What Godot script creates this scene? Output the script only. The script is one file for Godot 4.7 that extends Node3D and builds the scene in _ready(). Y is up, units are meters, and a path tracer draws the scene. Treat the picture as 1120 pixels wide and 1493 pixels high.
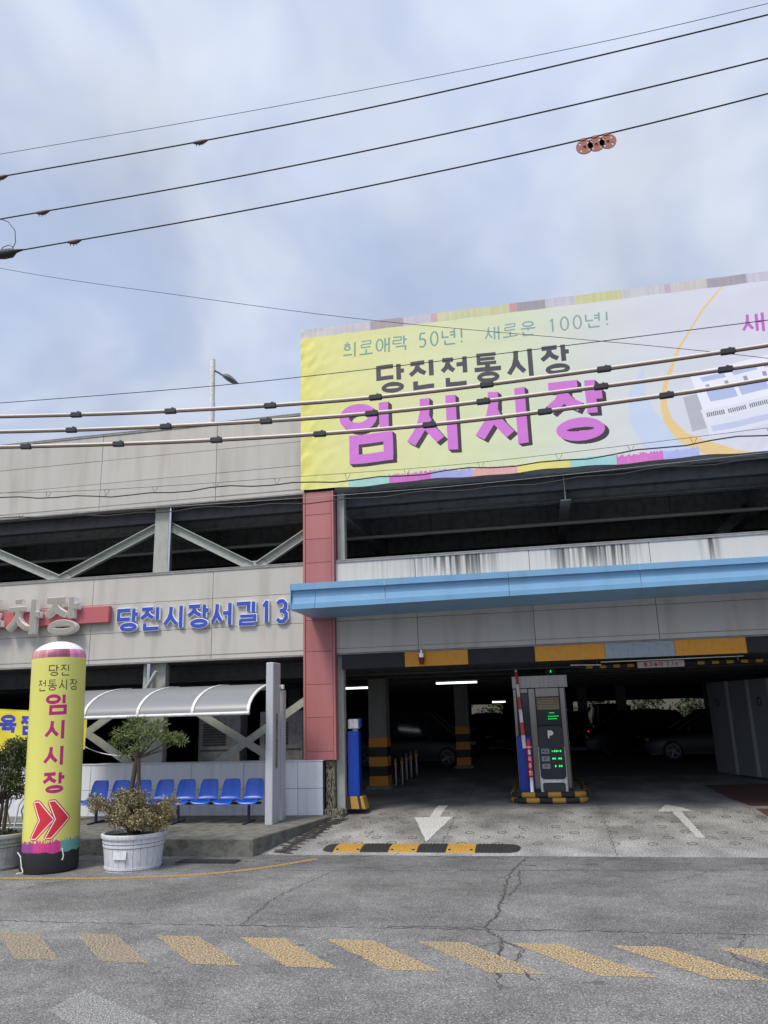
extends Node3D

# ---------------------------------------------------------------- geometry helper
class Geo:
	var v := PackedVector3Array()
	var n := PackedVector3Array()
	var t := PackedVector2Array()
	var xf := Transform3D()
	func vert(p: Vector3, nn: Vector3, uv := Vector2.ZERO) -> void:
		v.append(xf * p); n.append((xf.basis * nn).normalized()); t.append(uv)
	# counter-clockwise seen from outside
	func tri(a: Vector3, b: Vector3, c: Vector3, na: Vector3, nb: Vector3, nc: Vector3, ua := Vector2.ZERO, ub := Vector2.ZERO, uc := Vector2.ZERO) -> void:
		vert(a, na, ua); vert(c, nc, uc); vert(b, nb, ub)
	func quad(a: Vector3, b: Vector3, c: Vector3, d: Vector3, ua := Vector2(0, 1), ub := Vector2(1, 1), uc := Vector2(1, 0), ud := Vector2(0, 0)) -> void:
		var nn := (b - a).cross(c - a)
		if nn.length() < 1e-12:
			nn = (c - a).cross(d - a)
		nn = nn.normalized()
		tri(a, b, c, nn, nn, nn, ua, ub, uc); tri(a, c, d, nn, nn, nn, ua, uc, ud)
	func face(pts: Array, out: Vector3) -> void:      # convex flat polygon turned to look along out
		var nn: Vector3 = (pts[1] - pts[0]).cross(pts[2] - pts[0]).normalized()
		var p := pts.duplicate()
		if nn.dot(out) < 0.0:
			p.reverse(); nn = -nn
		for i in range(1, p.size() - 1):
			tri(p[0], p[i], p[i + 1], nn, nn, nn)
	func box(c: Vector3, s: Vector3, ch := 0.0, b := Basis()) -> void:
		var h := s * 0.5
		ch = minf(ch, minf(h.x, minf(h.y, h.z)) * 0.49)
		if ch <= 0.0:
			for ax in 3:
				for sg in [-1.0, 1.0]:
					var u := (ax + 1) % 3
					var w := (ax + 2) % 3
					var pts := []
					for q in [[-1, -1], [1, -1], [1, 1], [-1, 1]]:
						var p := Vector3.ZERO
						p[ax] = sg * h[ax]; p[u] = q[0] * h[u]; p[w] = q[1] * h[w]
						pts.append(c + b * p)
					var o := Vector3.ZERO
					o[ax] = sg
					face(pts, b * o)
			return
		var P := func(sx: float, sy: float, sz: float, ax: int) -> Vector3:
			var s3 := Vector3(sx, sy, sz)
			var p := Vector3.ZERO
			for k in 3:
				p[k] = s3[k] * (h[k] if k == ax else h[k] - ch)
			return c + b * p
		for ax in 3:
			for sg in [-1.0, 1.0]:
				var u := (ax + 1) % 3
				var w := (ax + 2) % 3
				var pts := []
				for q in [[-1, -1], [1, -1], [1, 1], [-1, 1]]:
					var s3 := Vector3.ZERO
					s3[ax] = sg; s3[u] = q[0]; s3[w] = q[1]
					pts.append(P.call(s3.x, s3.y, s3.z, ax))
				var o := Vector3.ZERO
				o[ax] = sg
				face(pts, b * o)
		for ax in 3:                                  # edges along ax
			var u := (ax + 1) % 3
			var w := (ax + 2) % 3
			for su in [-1.0, 1.0]:
				for sw in [-1.0, 1.0]:
					var a := Vector3.ZERO
					a[u] = su; a[w] = sw
					var a0 := a
					var a1 := a
					a0[ax] = -1.0; a1[ax] = 1.0
					face([P.call(a0.x, a0.y, a0.z, u), P.call(a1.x, a1.y, a1.z, u), P.call(a1.x, a1.y, a1.z, w), P.call(a0.x, a0.y, a0.z, w)], b * a)
		for sx in [-1.0, 1.0]:
			for sy in [-1.0, 1.0]:
				for sz in [-1.0, 1.0]:
					face([P.call(sx, sy, sz, 0), P.call(sx, sy, sz, 1), P.call(sx, sy, sz, 2)], b * Vector3(sx, sy, sz))
	func span(a: Vector3, b: Vector3, ch := 0.0) -> void:   # box between two corners
		box((a + b) * 0.5, (b - a).abs(), ch)
	func bar(a: Vector3, b: Vector3, w: float, d: float, up := Vector3.UP, ch := 0.0) -> void:
		var z := (b - a).normalized()
		var x := up.cross(z)
		if x.length() < 0.01:
			x = Vector3.RIGHT
		x = x.normalized()
		var y := z.cross(x)
		box((a + b) * 0.5, Vector3(w, d, a.distance_to(b)), ch, Basis(x, y, z))
	func tube(pts: Array, r, segs := 10, caps := true) -> void:
		var m := pts.size()
		var up := Vector3.UP
		if absf((pts[1] - pts[0]).normalized().y) > 0.95:
			up = Vector3.RIGHT
		var rings := []
		var nrm := []
		for i in m:
			var d: Vector3 = (pts[mini(i + 1, m - 1)] - pts[maxi(i - 1, 0)]).normalized()
			var x := up.cross(d)
			x = x.normalized() if x.length() > 1e-4 else Vector3.RIGHT
			var y := d.cross(x).normalized()
			up = y
			var rr: float = r[i] if r is Array else r
			var ring := []
			var nr := []
			for k in segs:
				var a := TAU * k / segs
				var dd := x * cos(a) + y * sin(a)
				ring.append(pts[i] + dd * rr); nr.append(dd)
			rings.append(ring); nrm.append(nr)
		var len := 0.0
		for i in m - 1:
			var l2: float = len + pts[i].distance_to(pts[i + 1])
			for k in segs:
				var k2 := (k + 1) % segs
				var u0 := Vector2(float(k) / segs, len)
				var u1 := Vector2(float(k + 1) / segs, len)
				var u2 := Vector2(float(k + 1) / segs, l2)
				var u3 := Vector2(float(k) / segs, l2)
				tri(rings[i][k], rings[i][k2], rings[i + 1][k2], nrm[i][k], nrm[i][k2], nrm[i + 1][k2], u0, u1, u2)
				tri(rings[i][k], rings[i + 1][k2], rings[i + 1][k], nrm[i][k], nrm[i + 1][k2], nrm[i + 1][k], u0, u2, u3)
			len = l2
		if caps:
			face(rings[0], pts[0] - pts[1]); face(rings[m - 1], pts[m - 1] - pts[m - 2])
	# profile: array of Vector2(radius, height); ru / rv squash
	func lathe(c: Vector3, prof: Array, segs := 32, turn := 0.0) -> void:
		var m := prof.size()
		var total := 0.0
		var acc := [0.0]
		for i in m - 1:
			total += prof[i].distance_to(prof[i + 1]); acc.append(total)
		for i in m - 1:
			var e: Vector2 = prof[i + 1] - prof[i]
			var en := Vector2(e.y, -e.x).normalized()
			var n0 := en
			var n1 := en
			if i > 0:
				var e0: Vector2 = prof[i] - prof[i - 1]
				var m0 := Vector2(e0.y, -e0.x).normalized()
				if m0.dot(en) > 0.8: n0 = (m0 + en).normalized()
			if i < m - 2:
				var e1: Vector2 = prof[i + 2] - prof[i + 1]
				var m1 := Vector2(e1.y, -e1.x).normalized()
				if m1.dot(en) > 0.8: n1 = (m1 + en).normalized()
			for k in segs:
				var a0 := TAU * k / segs + turn
				var a1 := TAU * (k + 1) / segs + turn
				var d0 := Vector3(sin(a0), 0, cos(a0))
				var d1 := Vector3(sin(a1), 0, cos(a1))
				var A: Vector3 = c + d0 * prof[i].x + Vector3.UP * prof[i].y
				var B: Vector3 = c + d1 * prof[i].x + Vector3.UP * prof[i].y
				var C: Vector3 = c + d1 * prof[i + 1].x + Vector3.UP * prof[i + 1].y
				var D: Vector3 = c + d0 * prof[i + 1].x + Vector3.UP * prof[i + 1].y
				var uA := Vector2(float(k) / segs, 1.0 - acc[i] / total)
				var uB := Vector2(float(k + 1) / segs, 1.0 - acc[i] / total)
				var uC := Vector2(float(k + 1) / segs, 1.0 - acc[i + 1] / total)
				var uD := Vector2(float(k) / segs, 1.0 - acc[i + 1] / total)
				var f0 := d0 * n0.x + Vector3.UP * n0.y
				var f1 := d1 * n0.x + Vector3.UP * n0.y
				var g0 := d0 * n1.x + Vector3.UP * n1.y
				var g1 := d1 * n1.x + Vector3.UP * n1.y
				if prof[i].x > 1e-5: tri(A, B, C, f0, f1, g1, uA, uB, uC)
				if prof[i + 1].x > 1e-5: tri(A, C, D, f0, g1, g0, uA, uC, uD)
	# flat outline in the xy plane (y up) made solid between z0 and z1
	func prism(poly: PackedVector2Array, z0: float, z1: float, ch := 0.0) -> void:
		var p := poly.duplicate()
		if Geometry2D.is_polygon_clockwise(p):
			p.reverse()
		var idx := Geometry2D.triangulate_polygon(p)
		var front := p
		if ch > 0.0:
			var o := Geometry2D.offset_polygon(p, -ch, Geometry2D.JOIN_MITER)
			if o.size() == 1 and o[0].size() == p.size():
				front = o[0]
				var best := 0
				for i in front.size():
					if front[i].distance_to(p[0]) < front[best].distance_to(p[0]): best = i
				var q := PackedVector2Array()
				for i in front.size(): q.append(front[(best + i) % front.size()])
				front = q
			else:
				ch = 0.0
		for i in range(0, idx.size(), 3):
			face([Vector3(front[idx[i]].x, front[idx[i]].y, z1), Vector3(front[idx[i + 1]].x, front[idx[i + 1]].y, z1), Vector3(front[idx[i + 2]].x, front[idx[i + 2]].y, z1)], Vector3(0, 0, 1))
			face([Vector3(p[idx[i]].x, p[idx[i]].y, z0), Vector3(p[idx[i + 1]].x, p[idx[i + 1]].y, z0), Vector3(p[idx[i + 2]].x, p[idx[i + 2]].y, z0)], Vector3(0, 0, -1))
		for i in p.size():
			var j := (i + 1) % p.size()
			var a := Vector3(p[i].x, p[i].y, z0)
			var b := Vector3(p[j].x, p[j].y, z0)
			quad(a, b, Vector3(p[j].x, p[j].y, z1 - ch), Vector3(p[i].x, p[i].y, z1 - ch))
			if ch > 0.0:
				quad(Vector3(p[i].x, p[i].y, z1 - ch), Vector3(p[j].x, p[j].y, z1 - ch), Vector3(front[j].x, front[j].y, z1), Vector3(front[i].x, front[i].y, z1))
	func ring_prism(c: Vector2, rx: float, ry: float, hw: float, z0: float, z1: float, segs := 28) -> void:
		for k in segs:
			var a0 := TAU * k / segs
			var a1 := TAU * (k + 1) / segs
			var o0 := Vector3(c.x + cos(a0) * (rx + hw), c.y + sin(a0) * (ry + hw), 0)
			var o1 := Vector3(c.x + cos(a1) * (rx + hw), c.y + sin(a1) * (ry + hw), 0)
			var i0 := Vector3(c.x + cos(a0) * (rx - hw), c.y + sin(a0) * (ry - hw), 0)
			var i1 := Vector3(c.x + cos(a1) * (rx - hw), c.y + sin(a1) * (ry - hw), 0)
			var F := Vector3(0, 0, z1)
			var B := Vector3(0, 0, z0)
			quad(i0 + F, o0 + F, o1 + F, i1 + F)
			quad(o0 + B, o1 + B, o1 + F, o0 + F)
			quad(i1 + B, i0 + B, i0 + F, i1 + F)
	# smooth-shaded grid of points g[row][col], seen from the side of (col direction) x (row direction)
	func grid(g: Array, both_uv := true) -> void:
		var R := g.size()
		var C: int = g[0].size()
		var nr := []
		for i in R:
			var row := []
			for j in C:
				var du: Vector3 = g[i][mini(j + 1, C - 1)] - g[i][maxi(j - 1, 0)]
				var dv: Vector3 = g[mini(i + 1, R - 1)][j] - g[maxi(i - 1, 0)][j]
				row.append(du.cross(dv).normalized())
			nr.append(row)
		for i in R - 1:
			for j in C - 1:
				var ua := Vector2(float(j) / (C - 1), 1.0 - float(i) / (R - 1))
				var ub := Vector2(float(j + 1) / (C - 1), ua.y)
				var uc := Vector2(ub.x, 1.0 - float(i + 1) / (R - 1))
				var ud := Vector2(ua.x, uc.y)
				tri(g[i][j], g[i][j + 1], g[i + 1][j + 1], nr[i][j], nr[i][j + 1], nr[i + 1][j + 1], ua, ub, uc)
				tri(g[i][j], g[i + 1][j + 1], g[i + 1][j], nr[i][j], nr[i + 1][j + 1], nr[i + 1][j], ua, uc, ud)
	func mesh() -> ArrayMesh:
		var m := ArrayMesh.new()
		var a := []
		a.resize(Mesh.ARRAY_MAX)
		a[Mesh.ARRAY_VERTEX] = v; a[Mesh.ARRAY_NORMAL] = n; a[Mesh.ARRAY_TEX_UV] = t
		m.add_surface_from_arrays(Mesh.PRIMITIVE_TRIANGLES, a)
		return m

# ---------------------------------------------------------------- Korean block lettering, drawn from strokes
# every glyph is a list of polylines in a unit square, y down; a ring is {c, r}
const FIRST := "ㄱㄲㄴㄷㄸㄹㅁㅂㅃㅅㅆㅇㅈㅉㅊㅋㅌㅍㅎ"
const LAST := " ㄱㄲㄳㄴㄵㄶㄷㄹㄺㄻㄼㄽㄾㄿㅀㅁㅂㅄㅅㅆㅇㅈㅊㅋㅌㅍㅎ"
const VOWEL := "ㅏㅐㅑㅒㅓㅔㅕㅖㅗㅘㅙㅚㅛㅜㅝㅞㅟㅠㅡㅢㅣ"
const JAMO := {
	"ㄱ": [[0, 0, 1, 0, 0.98, 1]], "ㄴ": [[0, 0, 0, 1, 1, 1]], "ㄷ": [[1, 0, 0, 0, 0, 1, 1, 1]],
	"ㄹ": [[0, 0, 1, 0, 1, 0.5, 0.0, 0.5], [0, 0.44, 0, 1, 1, 1]], 
	"ㅅ": [[0.52, -0.05, 0.5, 0.3, 0.36, 0.66, 0.0, 1.02], [0.5, 0.42, 0.66, 0.7, 1.0, 1.0]],
	"ㅈ": [[0.03, 0, 0.97, 0], [0.52, 0, 0.48, 0.36, 0.34, 0.68, 0.0, 1.02], [0.5, 0.44, 0.68, 0.74, 1.0, 1.0]],
	"ㅊ": [[0.34, -0.04, 0.68, -0.04], [0.03, 0.26, 0.97, 0.26], [0.52, 0.26, 0.48, 0.52, 0.32, 0.78, 0.0, 1.02], [0.5, 0.6, 0.68, 0.82, 1.0, 1.0]],
	"ㅌ": [[1, 0, 0, 0, 0, 1, 1, 1], [0, 0.5, 0.94, 0.5]],
	"ㅍ": [[0, 0, 1, 0], [0, 1, 1, 1], [0.3, 0, 0.3, 1], [0.7, 0, 0.7, 1]],
	"ㅎ": [[0.34, -0.02, 0.66, -0.02], [0, 0.24, 1, 0.24]],
	"ㅏ": [[0.22, 0, 0.22, 1], [0.22, 0.44, 1, 0.44]], "ㅓ": [[0.78, 0, 0.78, 1], [0, 0.44, 0.78, 0.44]],
	"ㅐ": [[0.1, 0.04, 0.1, 0.96], [0.92, 0, 0.92, 1], [0.1, 0.46, 0.92, 0.46]],
	"ㅕ": [[0.78, 0, 0.78, 1], [0, 0.3, 0.78, 0.3], [0, 0.62, 0.78, 0.62]], "ㅣ": [[0.5, 0, 0.5, 1]],
	"ㅗ": [[0.5, 0, 0.5, 1], [0, 1, 1, 1]], "ㅜ": [[0, 0, 1, 0], [0.5, 0, 0.5, 1]],
	"ㅠ": [[0, 0, 1, 0], [0.32, 0, 0.32, 1], [0.68, 0, 0.68, 1]], "ㅡ": [[0, 0.5, 1, 0.5]],
	"0": [], "1": [[0.2, 0.2, 0.55, 0.02, 0.55, 1]], "2": [[0.05, 0.25, 0.15, 0.06, 0.5, 0, 0.85, 0.07, 0.92, 0.3, 0.7, 0.58, 0.05, 0.98, 0.98, 0.98]],
	"3": [[0.05, 0.12, 0.3, 0, 0.62, 0, 0.88, 0.14, 0.86, 0.36, 0.6, 0.47, 0.3, 0.48], [0.6, 0.47, 0.92, 0.62, 0.93, 0.84, 0.64, 1, 0.3, 1, 0.02, 0.88]],
	"5": [[0.9, 0, 0.2, 0, 0.12, 0.44, 0.6, 0.4, 0.92, 0.56, 0.92, 0.82, 0.6, 1, 0.05, 0.93]],
	"F": [[1, 0, 0.1, 0, 0.1, 1], [0.1, 0.48, 0.85, 0.48]], "P": [[0.1, 1, 0.1, 0, 0.65, 0, 0.95, 0.14, 0.95, 0.4, 0.65, 0.54, 0.1, 0.54]],
	"m": [[0.02, 1, 0.02, 0.38], [0.02, 0.48, 0.3, 0.38, 0.5, 0.5, 0.5, 1], [0.5, 0.5, 0.78, 0.38, 0.98, 0.5, 0.98, 1]],
	".": [[0.5, 0.9, 0.5, 1.0]], "!": [[0.5, 0, 0.5, 0.66], [0.5, 0.88, 0.5, 1.0]],
}
const RINGS := {"ㅇ": [0.5, 0.5, 0.5, 0.5], "ㅎ": [0.5, 0.72, 0.4, 0.28], "0": [0.5, 0.5, 0.5, 0.5]}

func put_jamo(out: Dictionary, j: String, x0: float, y0: float, x1: float, y1: float) -> void:
	if j == "ㅁ":
		var e: float = out.hw
		out.lines.append(PackedVector2Array([Vector2(x1 + e, y0), Vector2(x0, y0), Vector2(x0, y1), Vector2(x1 + e, y1)]))
		out.lines.append(PackedVector2Array([Vector2(x1, y0), Vector2(x1, y1)]))
		out.thin.append(1.0)
		out.thin.append(1.0)
		return
	for s in JAMO.get(j, []):
		var p := PackedVector2Array()
		for i in range(0, s.size(), 2):
			p.append(Vector2(lerpf(x0, x1, s[i]), lerpf(y0, y1, s[i + 1])))
		out.lines.append(p)
		out.thin.append(0.78 if j in ["ㄹ", "ㅌ", "ㅍ", "ㅎ", "ㅊ"] else 1.0)
	if RINGS.has(j):
		var r: Array = RINGS[j]
		out.rings.append([Vector2(lerpf(x0, x1, r[0]), lerpf(y0, y1, r[1])), (x1 - x0) * r[2], (y1 - y0) * r[3]])

func glyph(ch: String, hw: float) -> Dictionary:      # hw: half the stroke width; strokes stay inside the unit square
	var out := {"lines": [], "rings": [], "adv": 1.0, "hw": hw, "thin": []}
	var code := ch.unicode_at(0)
	if code < 0xAC00 or code > 0xD7A3:
		var w: float = {" ": 0.45, ".": 0.3, "!": 0.4, "m": 0.85, "1": 0.6}.get(ch, 0.66)
		out.adv = w
		if ch != " ":
			put_jamo(out, ch, 0.06 + hw, hw + 0.04, w - 0.06 - hw, 0.97 - hw)
		return out
	var k := code - 0xAC00
	var a := FIRST[k / 588]
	var vi := (k % 588) / 28
	var v := VOWEL[vi]
	var f := LAST[k % 28]
	var l := 0.03 + hw
	var r := 0.97 - hw
	var top := 0.02 + hw
	var bot := 0.98 - hw
	if v in ["ㅗ", "ㅛ", "ㅜ", "ㅠ", "ㅡ"]:
		var fin := f != " "
		var iy1 := 0.40 if fin else 0.48
		var pad := 0.12 if a != "ㅅ" and a != "ㅈ" else 0.08
		put_jamo(out, a, l + pad, top, r - pad, iy1 - hw * 0.6)
		var vy0 := (0.40 if fin else 0.56)
		var vy1 := (0.55 if fin else 0.86)
		if v in ["ㅜ", "ㅠ"]:
			vy0 = 0.50 if fin else 0.62
			vy1 = 0.64 if fin else bot
		put_jamo(out, v, l - 0.02, vy0, r + 0.02, vy1)
		if fin:
			put_jamo(out, f, l + 0.12, 0.70 if v in ["ㅜ", "ㅠ"] else 0.66 + hw * 0.4, r - 0.12, bot)
	elif v in ["ㅢ", "ㅘ"]:
		put_jamo(out, a, l + 0.06, top, 0.62 - hw, 0.5)
		if v == "ㅢ":
			put_jamo(out, "ㅡ", l, 0.68, 0.72 - hw, 0.92)
			put_jamo(out, "ㅣ", 0.8, top - 0.02, 0.96 - hw, bot + 0.02)
		else:
			put_jamo(out, "ㅗ", l, 0.58, 0.7 - hw, 0.82)
			put_jamo(out, "ㅏ", 0.7, top - 0.02, 1.0 - hw, bot)
	else:
		var fin := f != " "
		var vl := 0.72
		if v == "ㅣ": vl = 0.68
		if v == "ㅐ": vl = 0.62
		if v in ["ㅓ", "ㅕ"]: vl = 0.56
		var ir := (0.64 if v in ["ㅏ", "ㅣ"] else 0.52) - hw * 0.6
		var tall := f in ["ㄹ", "ㅁ"]
		put_jamo(out, a, l, top + 0.03, ir, (0.50 if tall else 0.55) - hw if fin else 0.84 - hw)
		put_jamo(out, v, vl, top - 0.02, (0.98 if v != "ㅏ" else 1.02) - hw, (0.53 if tall else 0.62) - hw * 0.6 if fin else bot + 0.02)
		if fin:
			put_jamo(out, f, l + 0.16, (0.56 if tall else 0.64) + hw * 0.8, r - 0.04, bot + (0.02 if tall else 0.0))
	return out

func outline_of(p: PackedVector2Array, hw: float, round_ends := false) -> Array:
	return Geometry2D.offset_polyline(p, hw, Geometry2D.JOIN_ROUND if round_ends else Geometry2D.JOIN_MITER, Geometry2D.END_ROUND if round_ends else Geometry2D.END_BUTT)

# lettering as raised geometry: returns a Geo for one character of size (w, h) with its lower left corner at the origin
func letter_geo(g: Geo, ch: String, w: float, h: float, hw: float, z0: float, z1: float, ch_bevel := 0.0, round_ends := false, fat := 0.0) -> void:
	var gl := glyph(ch, hw)
	var step := 0.0
	for li in gl.lines.size():
		var q := PackedVector2Array()
		for p in gl.lines[li]: q.append(Vector2(p.x * w, (1.0 - p.y) * h))
		for poly in outline_of(q, (hw * gl.thin[li] + fat) * (w + h) * 0.5, round_ends):
			if Geometry2D.is_polygon_clockwise(poly): continue
			g.prism(poly, z0, z1 + step, ch_bevel)
		step += 0.0012
	for r in gl.rings:
		g.ring_prism(Vector2(r[0].x * w, (1.0 - r[0].y) * h), r[1] * w, r[2] * h, (hw + fat) * (w + h) * 0.5, z0, z1 + step)

# ---------------------------------------------------------------- flat print, filled row by row
class Canvas:
	var im: Image
	var k := Vector2.ONE       # pixels per unit
	var o := Vector2.ZERO      # pixel of the origin; y up in units when k.y is negative
	func _init(w: int, h: int, c: Color) -> void:
		im = Image.create(w, h, false, Image.FORMAT_RGB8)
		im.fill(c)
	func px(p: Vector2) -> Vector2:
		return o + p * k
	func poly(pts: Array, c: Color) -> void:
		var q := []
		var y0 := 1e9
		var y1 := -1e9
		for p in pts:
			var s := px(p)
			q.append(s); y0 = minf(y0, s.y); y1 = maxf(y1, s.y)
		for y in range(maxi(0, int(ceil(y0 - 0.5))), mini(im.get_height() - 1, int(floor(y1 - 0.5))) + 1):
			var yy := y + 0.5
			var xs := []
			for i in q.size():
				var a: Vector2 = q[i]
				var b: Vector2 = q[(i + 1) % q.size()]
				if (a.y <= yy) != (b.y <= yy):
					xs.append(a.x + (b.x - a.x) * (yy - a.y) / (b.y - a.y))
			xs.sort()
			for i in range(0, xs.size() - 1, 2):
				var xa := int(round(xs[i]))
				var xb := int(round(xs[i + 1]))
				if xb > xa: im.fill_rect(Rect2i(xa, y, xb - xa, 1), c)

func print_text(cv: Canvas, text: String, x: float, y: float, w: float, h: float, hw: float, c: Color, gap := 0.04, round_ends := false, shear := Vector2.ZERO, fit := 0.0) -> void:
	# x, y: lower left corner in canvas units (y up); w: width of a full square; fit: total width to fill
	var total := 0.0
	for ch in text: total += glyph(ch, hw).adv + gap
	total -= gap
	if fit > 0.0: w = fit / total
	var at := 0.0
	for ch in text:
		var gl := glyph(ch, hw)
		var L := func(p: Vector2) -> Vector2:
			var q := Vector2((p.x + at) * w, (1.0 - p.y) * h)
			return Vector2(x + q.x + shear.x * q.y, y + q.y + shear.y * q.x)
		for li in gl.lines.size():
			var q := PackedVector2Array()
			for p in gl.lines[li]: q.append(Vector2(p.x * w, p.y * h))
			for poly in outline_of(q, hw * gl.thin[li] * (w + h) * 0.5, round_ends):
				if Geometry2D.is_polygon_clockwise(poly): continue
				var pts := []
				for p in poly: pts.append(L.call(Vector2(p.x / w, p.y / h)))
				cv.poly(pts, c)
		for r in gl.rings:
			for i in 32:
				var a0 := TAU * i / 32.0
				var a1 := TAU * (i + 1) / 32.0
				var hwx := hw * (w + h) * 0.5 / w
				var hwy := hw * (w + h) * 0.5 / h
				var pts := []
				for q in [[a0, 1], [a1, 1], [a1, -1], [a0, -1]]:
					pts.append(L.call(r[0] + Vector2(cos(q[0]) * (r[1] + hwx * q[1]), sin(q[0]) * (r[2] + hwy * q[1]))))
				cv.poly(pts, c)
		at += gl.adv + gap

# ---------------------------------------------------------------- materials
var M := {}
func lin(r: float, g: float, b: float) -> Color:
	return Color(r, g, b).linear_to_srgb()
func grey(v: float) -> Color:
	return lin(v, v, v)
func mat(c: Color, rough := 0.6, metal := 0.0) -> StandardMaterial3D:
	var m := StandardMaterial3D.new()
	m.albedo_color = c; m.roughness = rough; m.metallic = metal
	return m
func noise(freq: float, oct := 4, sd := 1, kind := FastNoiseLite.TYPE_SIMPLEX_SMOOTH) -> FastNoiseLite:
	var n := FastNoiseLite.new()
	n.seed = sd; n.frequency = freq; n.noise_type = kind
	n.fractal_type = FastNoiseLite.FRACTAL_FBM if oct > 1 else FastNoiseLite.FRACTAL_NONE
	n.fractal_octaves = oct
	return n
func tex(n: FastNoiseLite, stops: Array, cols: Array, size := 512, normal := 0.0) -> NoiseTexture2D:
	var t := NoiseTexture2D.new()
	t.width = size; t.height = size; t.seamless = true; t.noise = n
	if normal > 0.0:
		t.as_normal_map = true; t.bump_strength = normal
	else:
		var g := Gradient.new()
		g.offsets = PackedFloat32Array(stops); g.colors = PackedColorArray(cols)
		t.color_ramp = g
	return t
func weather(m: StandardMaterial3D, t: Texture2D, scale: Vector3, bump: Texture2D = null, deep := 0.0) -> StandardMaterial3D:
	m.albedo_texture = t
	m.uv1_triplanar = true; m.uv1_world_triplanar = true; m.uv1_scale = scale
	if bump:
		m.heightmap_enabled = true; m.heightmap_texture = bump; m.heightmap_scale = deep
	return m
func glow(c: Color, e: float) -> StandardMaterial3D:
	var m := mat(c, 0.5)
	m.emission_enabled = true; m.emission = c; m.emission_energy_multiplier = e
	return m

# ---------------------------------------------------------------- nodes
func meta(o: Node, label: String, category := "", group := "", kind := "") -> Node:
	if label: o.set_meta("label", label)
	if category: o.set_meta("category", category)
	if group: o.set_meta("group", group)
	if kind: o.set_meta("kind", kind)
	return o
var used := {}
func numbered(called: String) -> String:
	var k: int = used.get(called, 0)
	used[called] = k + 1
	return called if k == 0 else "%s_%03d" % [called, k]
func thing(called: String, label: String, category: String, at := Vector3.ZERO, group := "") -> Node3D:
	var o := Node3D.new()
	o.name = numbered(called); o.position = at
	add_child(o, true)
	meta(o, label, category, group)
	return o
var child_count := {}
func part(called: String, g: Geo, m: Material, parent: Node, label := "", kind := "") -> MeshInstance3D:
	return part_mesh(called, g.mesh(), m, parent, label, kind)
func part_mesh(called: String, me: Mesh, m: Material, parent: Node, label := "", kind := "") -> MeshInstance3D:
	var o := MeshInstance3D.new()
	o.mesh = me; o.material_override = m
	var key := [parent.get_instance_id(), called]
	var k: int = child_count.get(key, 0)
	child_count[key] = k + 1
	o.name = called if k == 0 else "%s_%03d" % [called, k]
	parent.add_child(o, true)
	meta(o, label, "", "", kind)
	return o
func single(called: String, g: Geo, m: Material, label: String, category: String, at := Vector3.ZERO, group := "", kind := "") -> MeshInstance3D:
	var o := MeshInstance3D.new()
	o.mesh = g.mesh(); o.material_override = m; o.name = numbered(called); o.position = at
	add_child(o, true)
	meta(o, label, category, group, kind)
	return o
func copy(o: Node3D, label: String, at: Vector3) -> Node3D:
	var c: Node3D = o.duplicate()
	c.name = numbered(str(o.get_meta("base")))
	add_child(c, true)
	c.position = at; c.set_meta("label", label)
	return c
func V(x: float, y: float, z: float) -> Vector3:
	return Vector3(x, y, z)

# ================================================================ the scene
func _ready() -> void:
	build_view()
	build_materials()
	build_ground()
	build_garage()
	build_banner()
	build_wall_signs()
	build_shelter()
	build_planters()
	build_balloon()
	build_entrance()
	build_interior()
	build_markings()
	build_wires()

func build_view() -> void:
	var cam := Camera3D.new()
	cam.name = "camera"
	cam.fov = rad_to_deg(2.0 * atan(746.5 / 1121.0))
	cam.near = 0.1; cam.far = 900.0
	add_child(cam)
	cam.transform = Transform3D(Basis(V(0.97926551, -0.02860765, -0.20055091), V(0.07769803, 0.96730823, 0.24140797), V(0.18708843, -0.25198491, 0.94947434)).orthonormalized(), V(0, 2.1, 17.151))
	cam.current = true
	var env := Environment.new()
	env.background_mode = Environment.BG_SKY
	env.tonemap_mode = Environment.TONE_MAPPER_LINEAR
	env.tonemap_exposure = 1.3
	env.sdfgi_enabled = true; env.ssao_enabled = true; env.ssil_enabled = true
	var sky := Sky.new()
	var pano := PanoramaSkyMaterial.new()
	pano.panorama = ImageTexture.create_from_image(cloud_sky())
	sky.sky_material = pano
	env.sky = sky
	env.background_energy_multiplier = 1.0
	var we := WorldEnvironment.new()
	we.name = "sky_environment"; we.environment = env
	add_child(we)
	var sun := DirectionalLight3D.new()
	sun.name = "sun"
	sun.light_energy = 0.68; sun.light_color = Color(1.0, 0.955, 0.88)
	sun.light_angular_distance = 14.0; sun.shadow_enabled = true
	add_child(sun)
	sun.look_at_from_position(V(-9, 26, 16), Vector3.ZERO)

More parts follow.
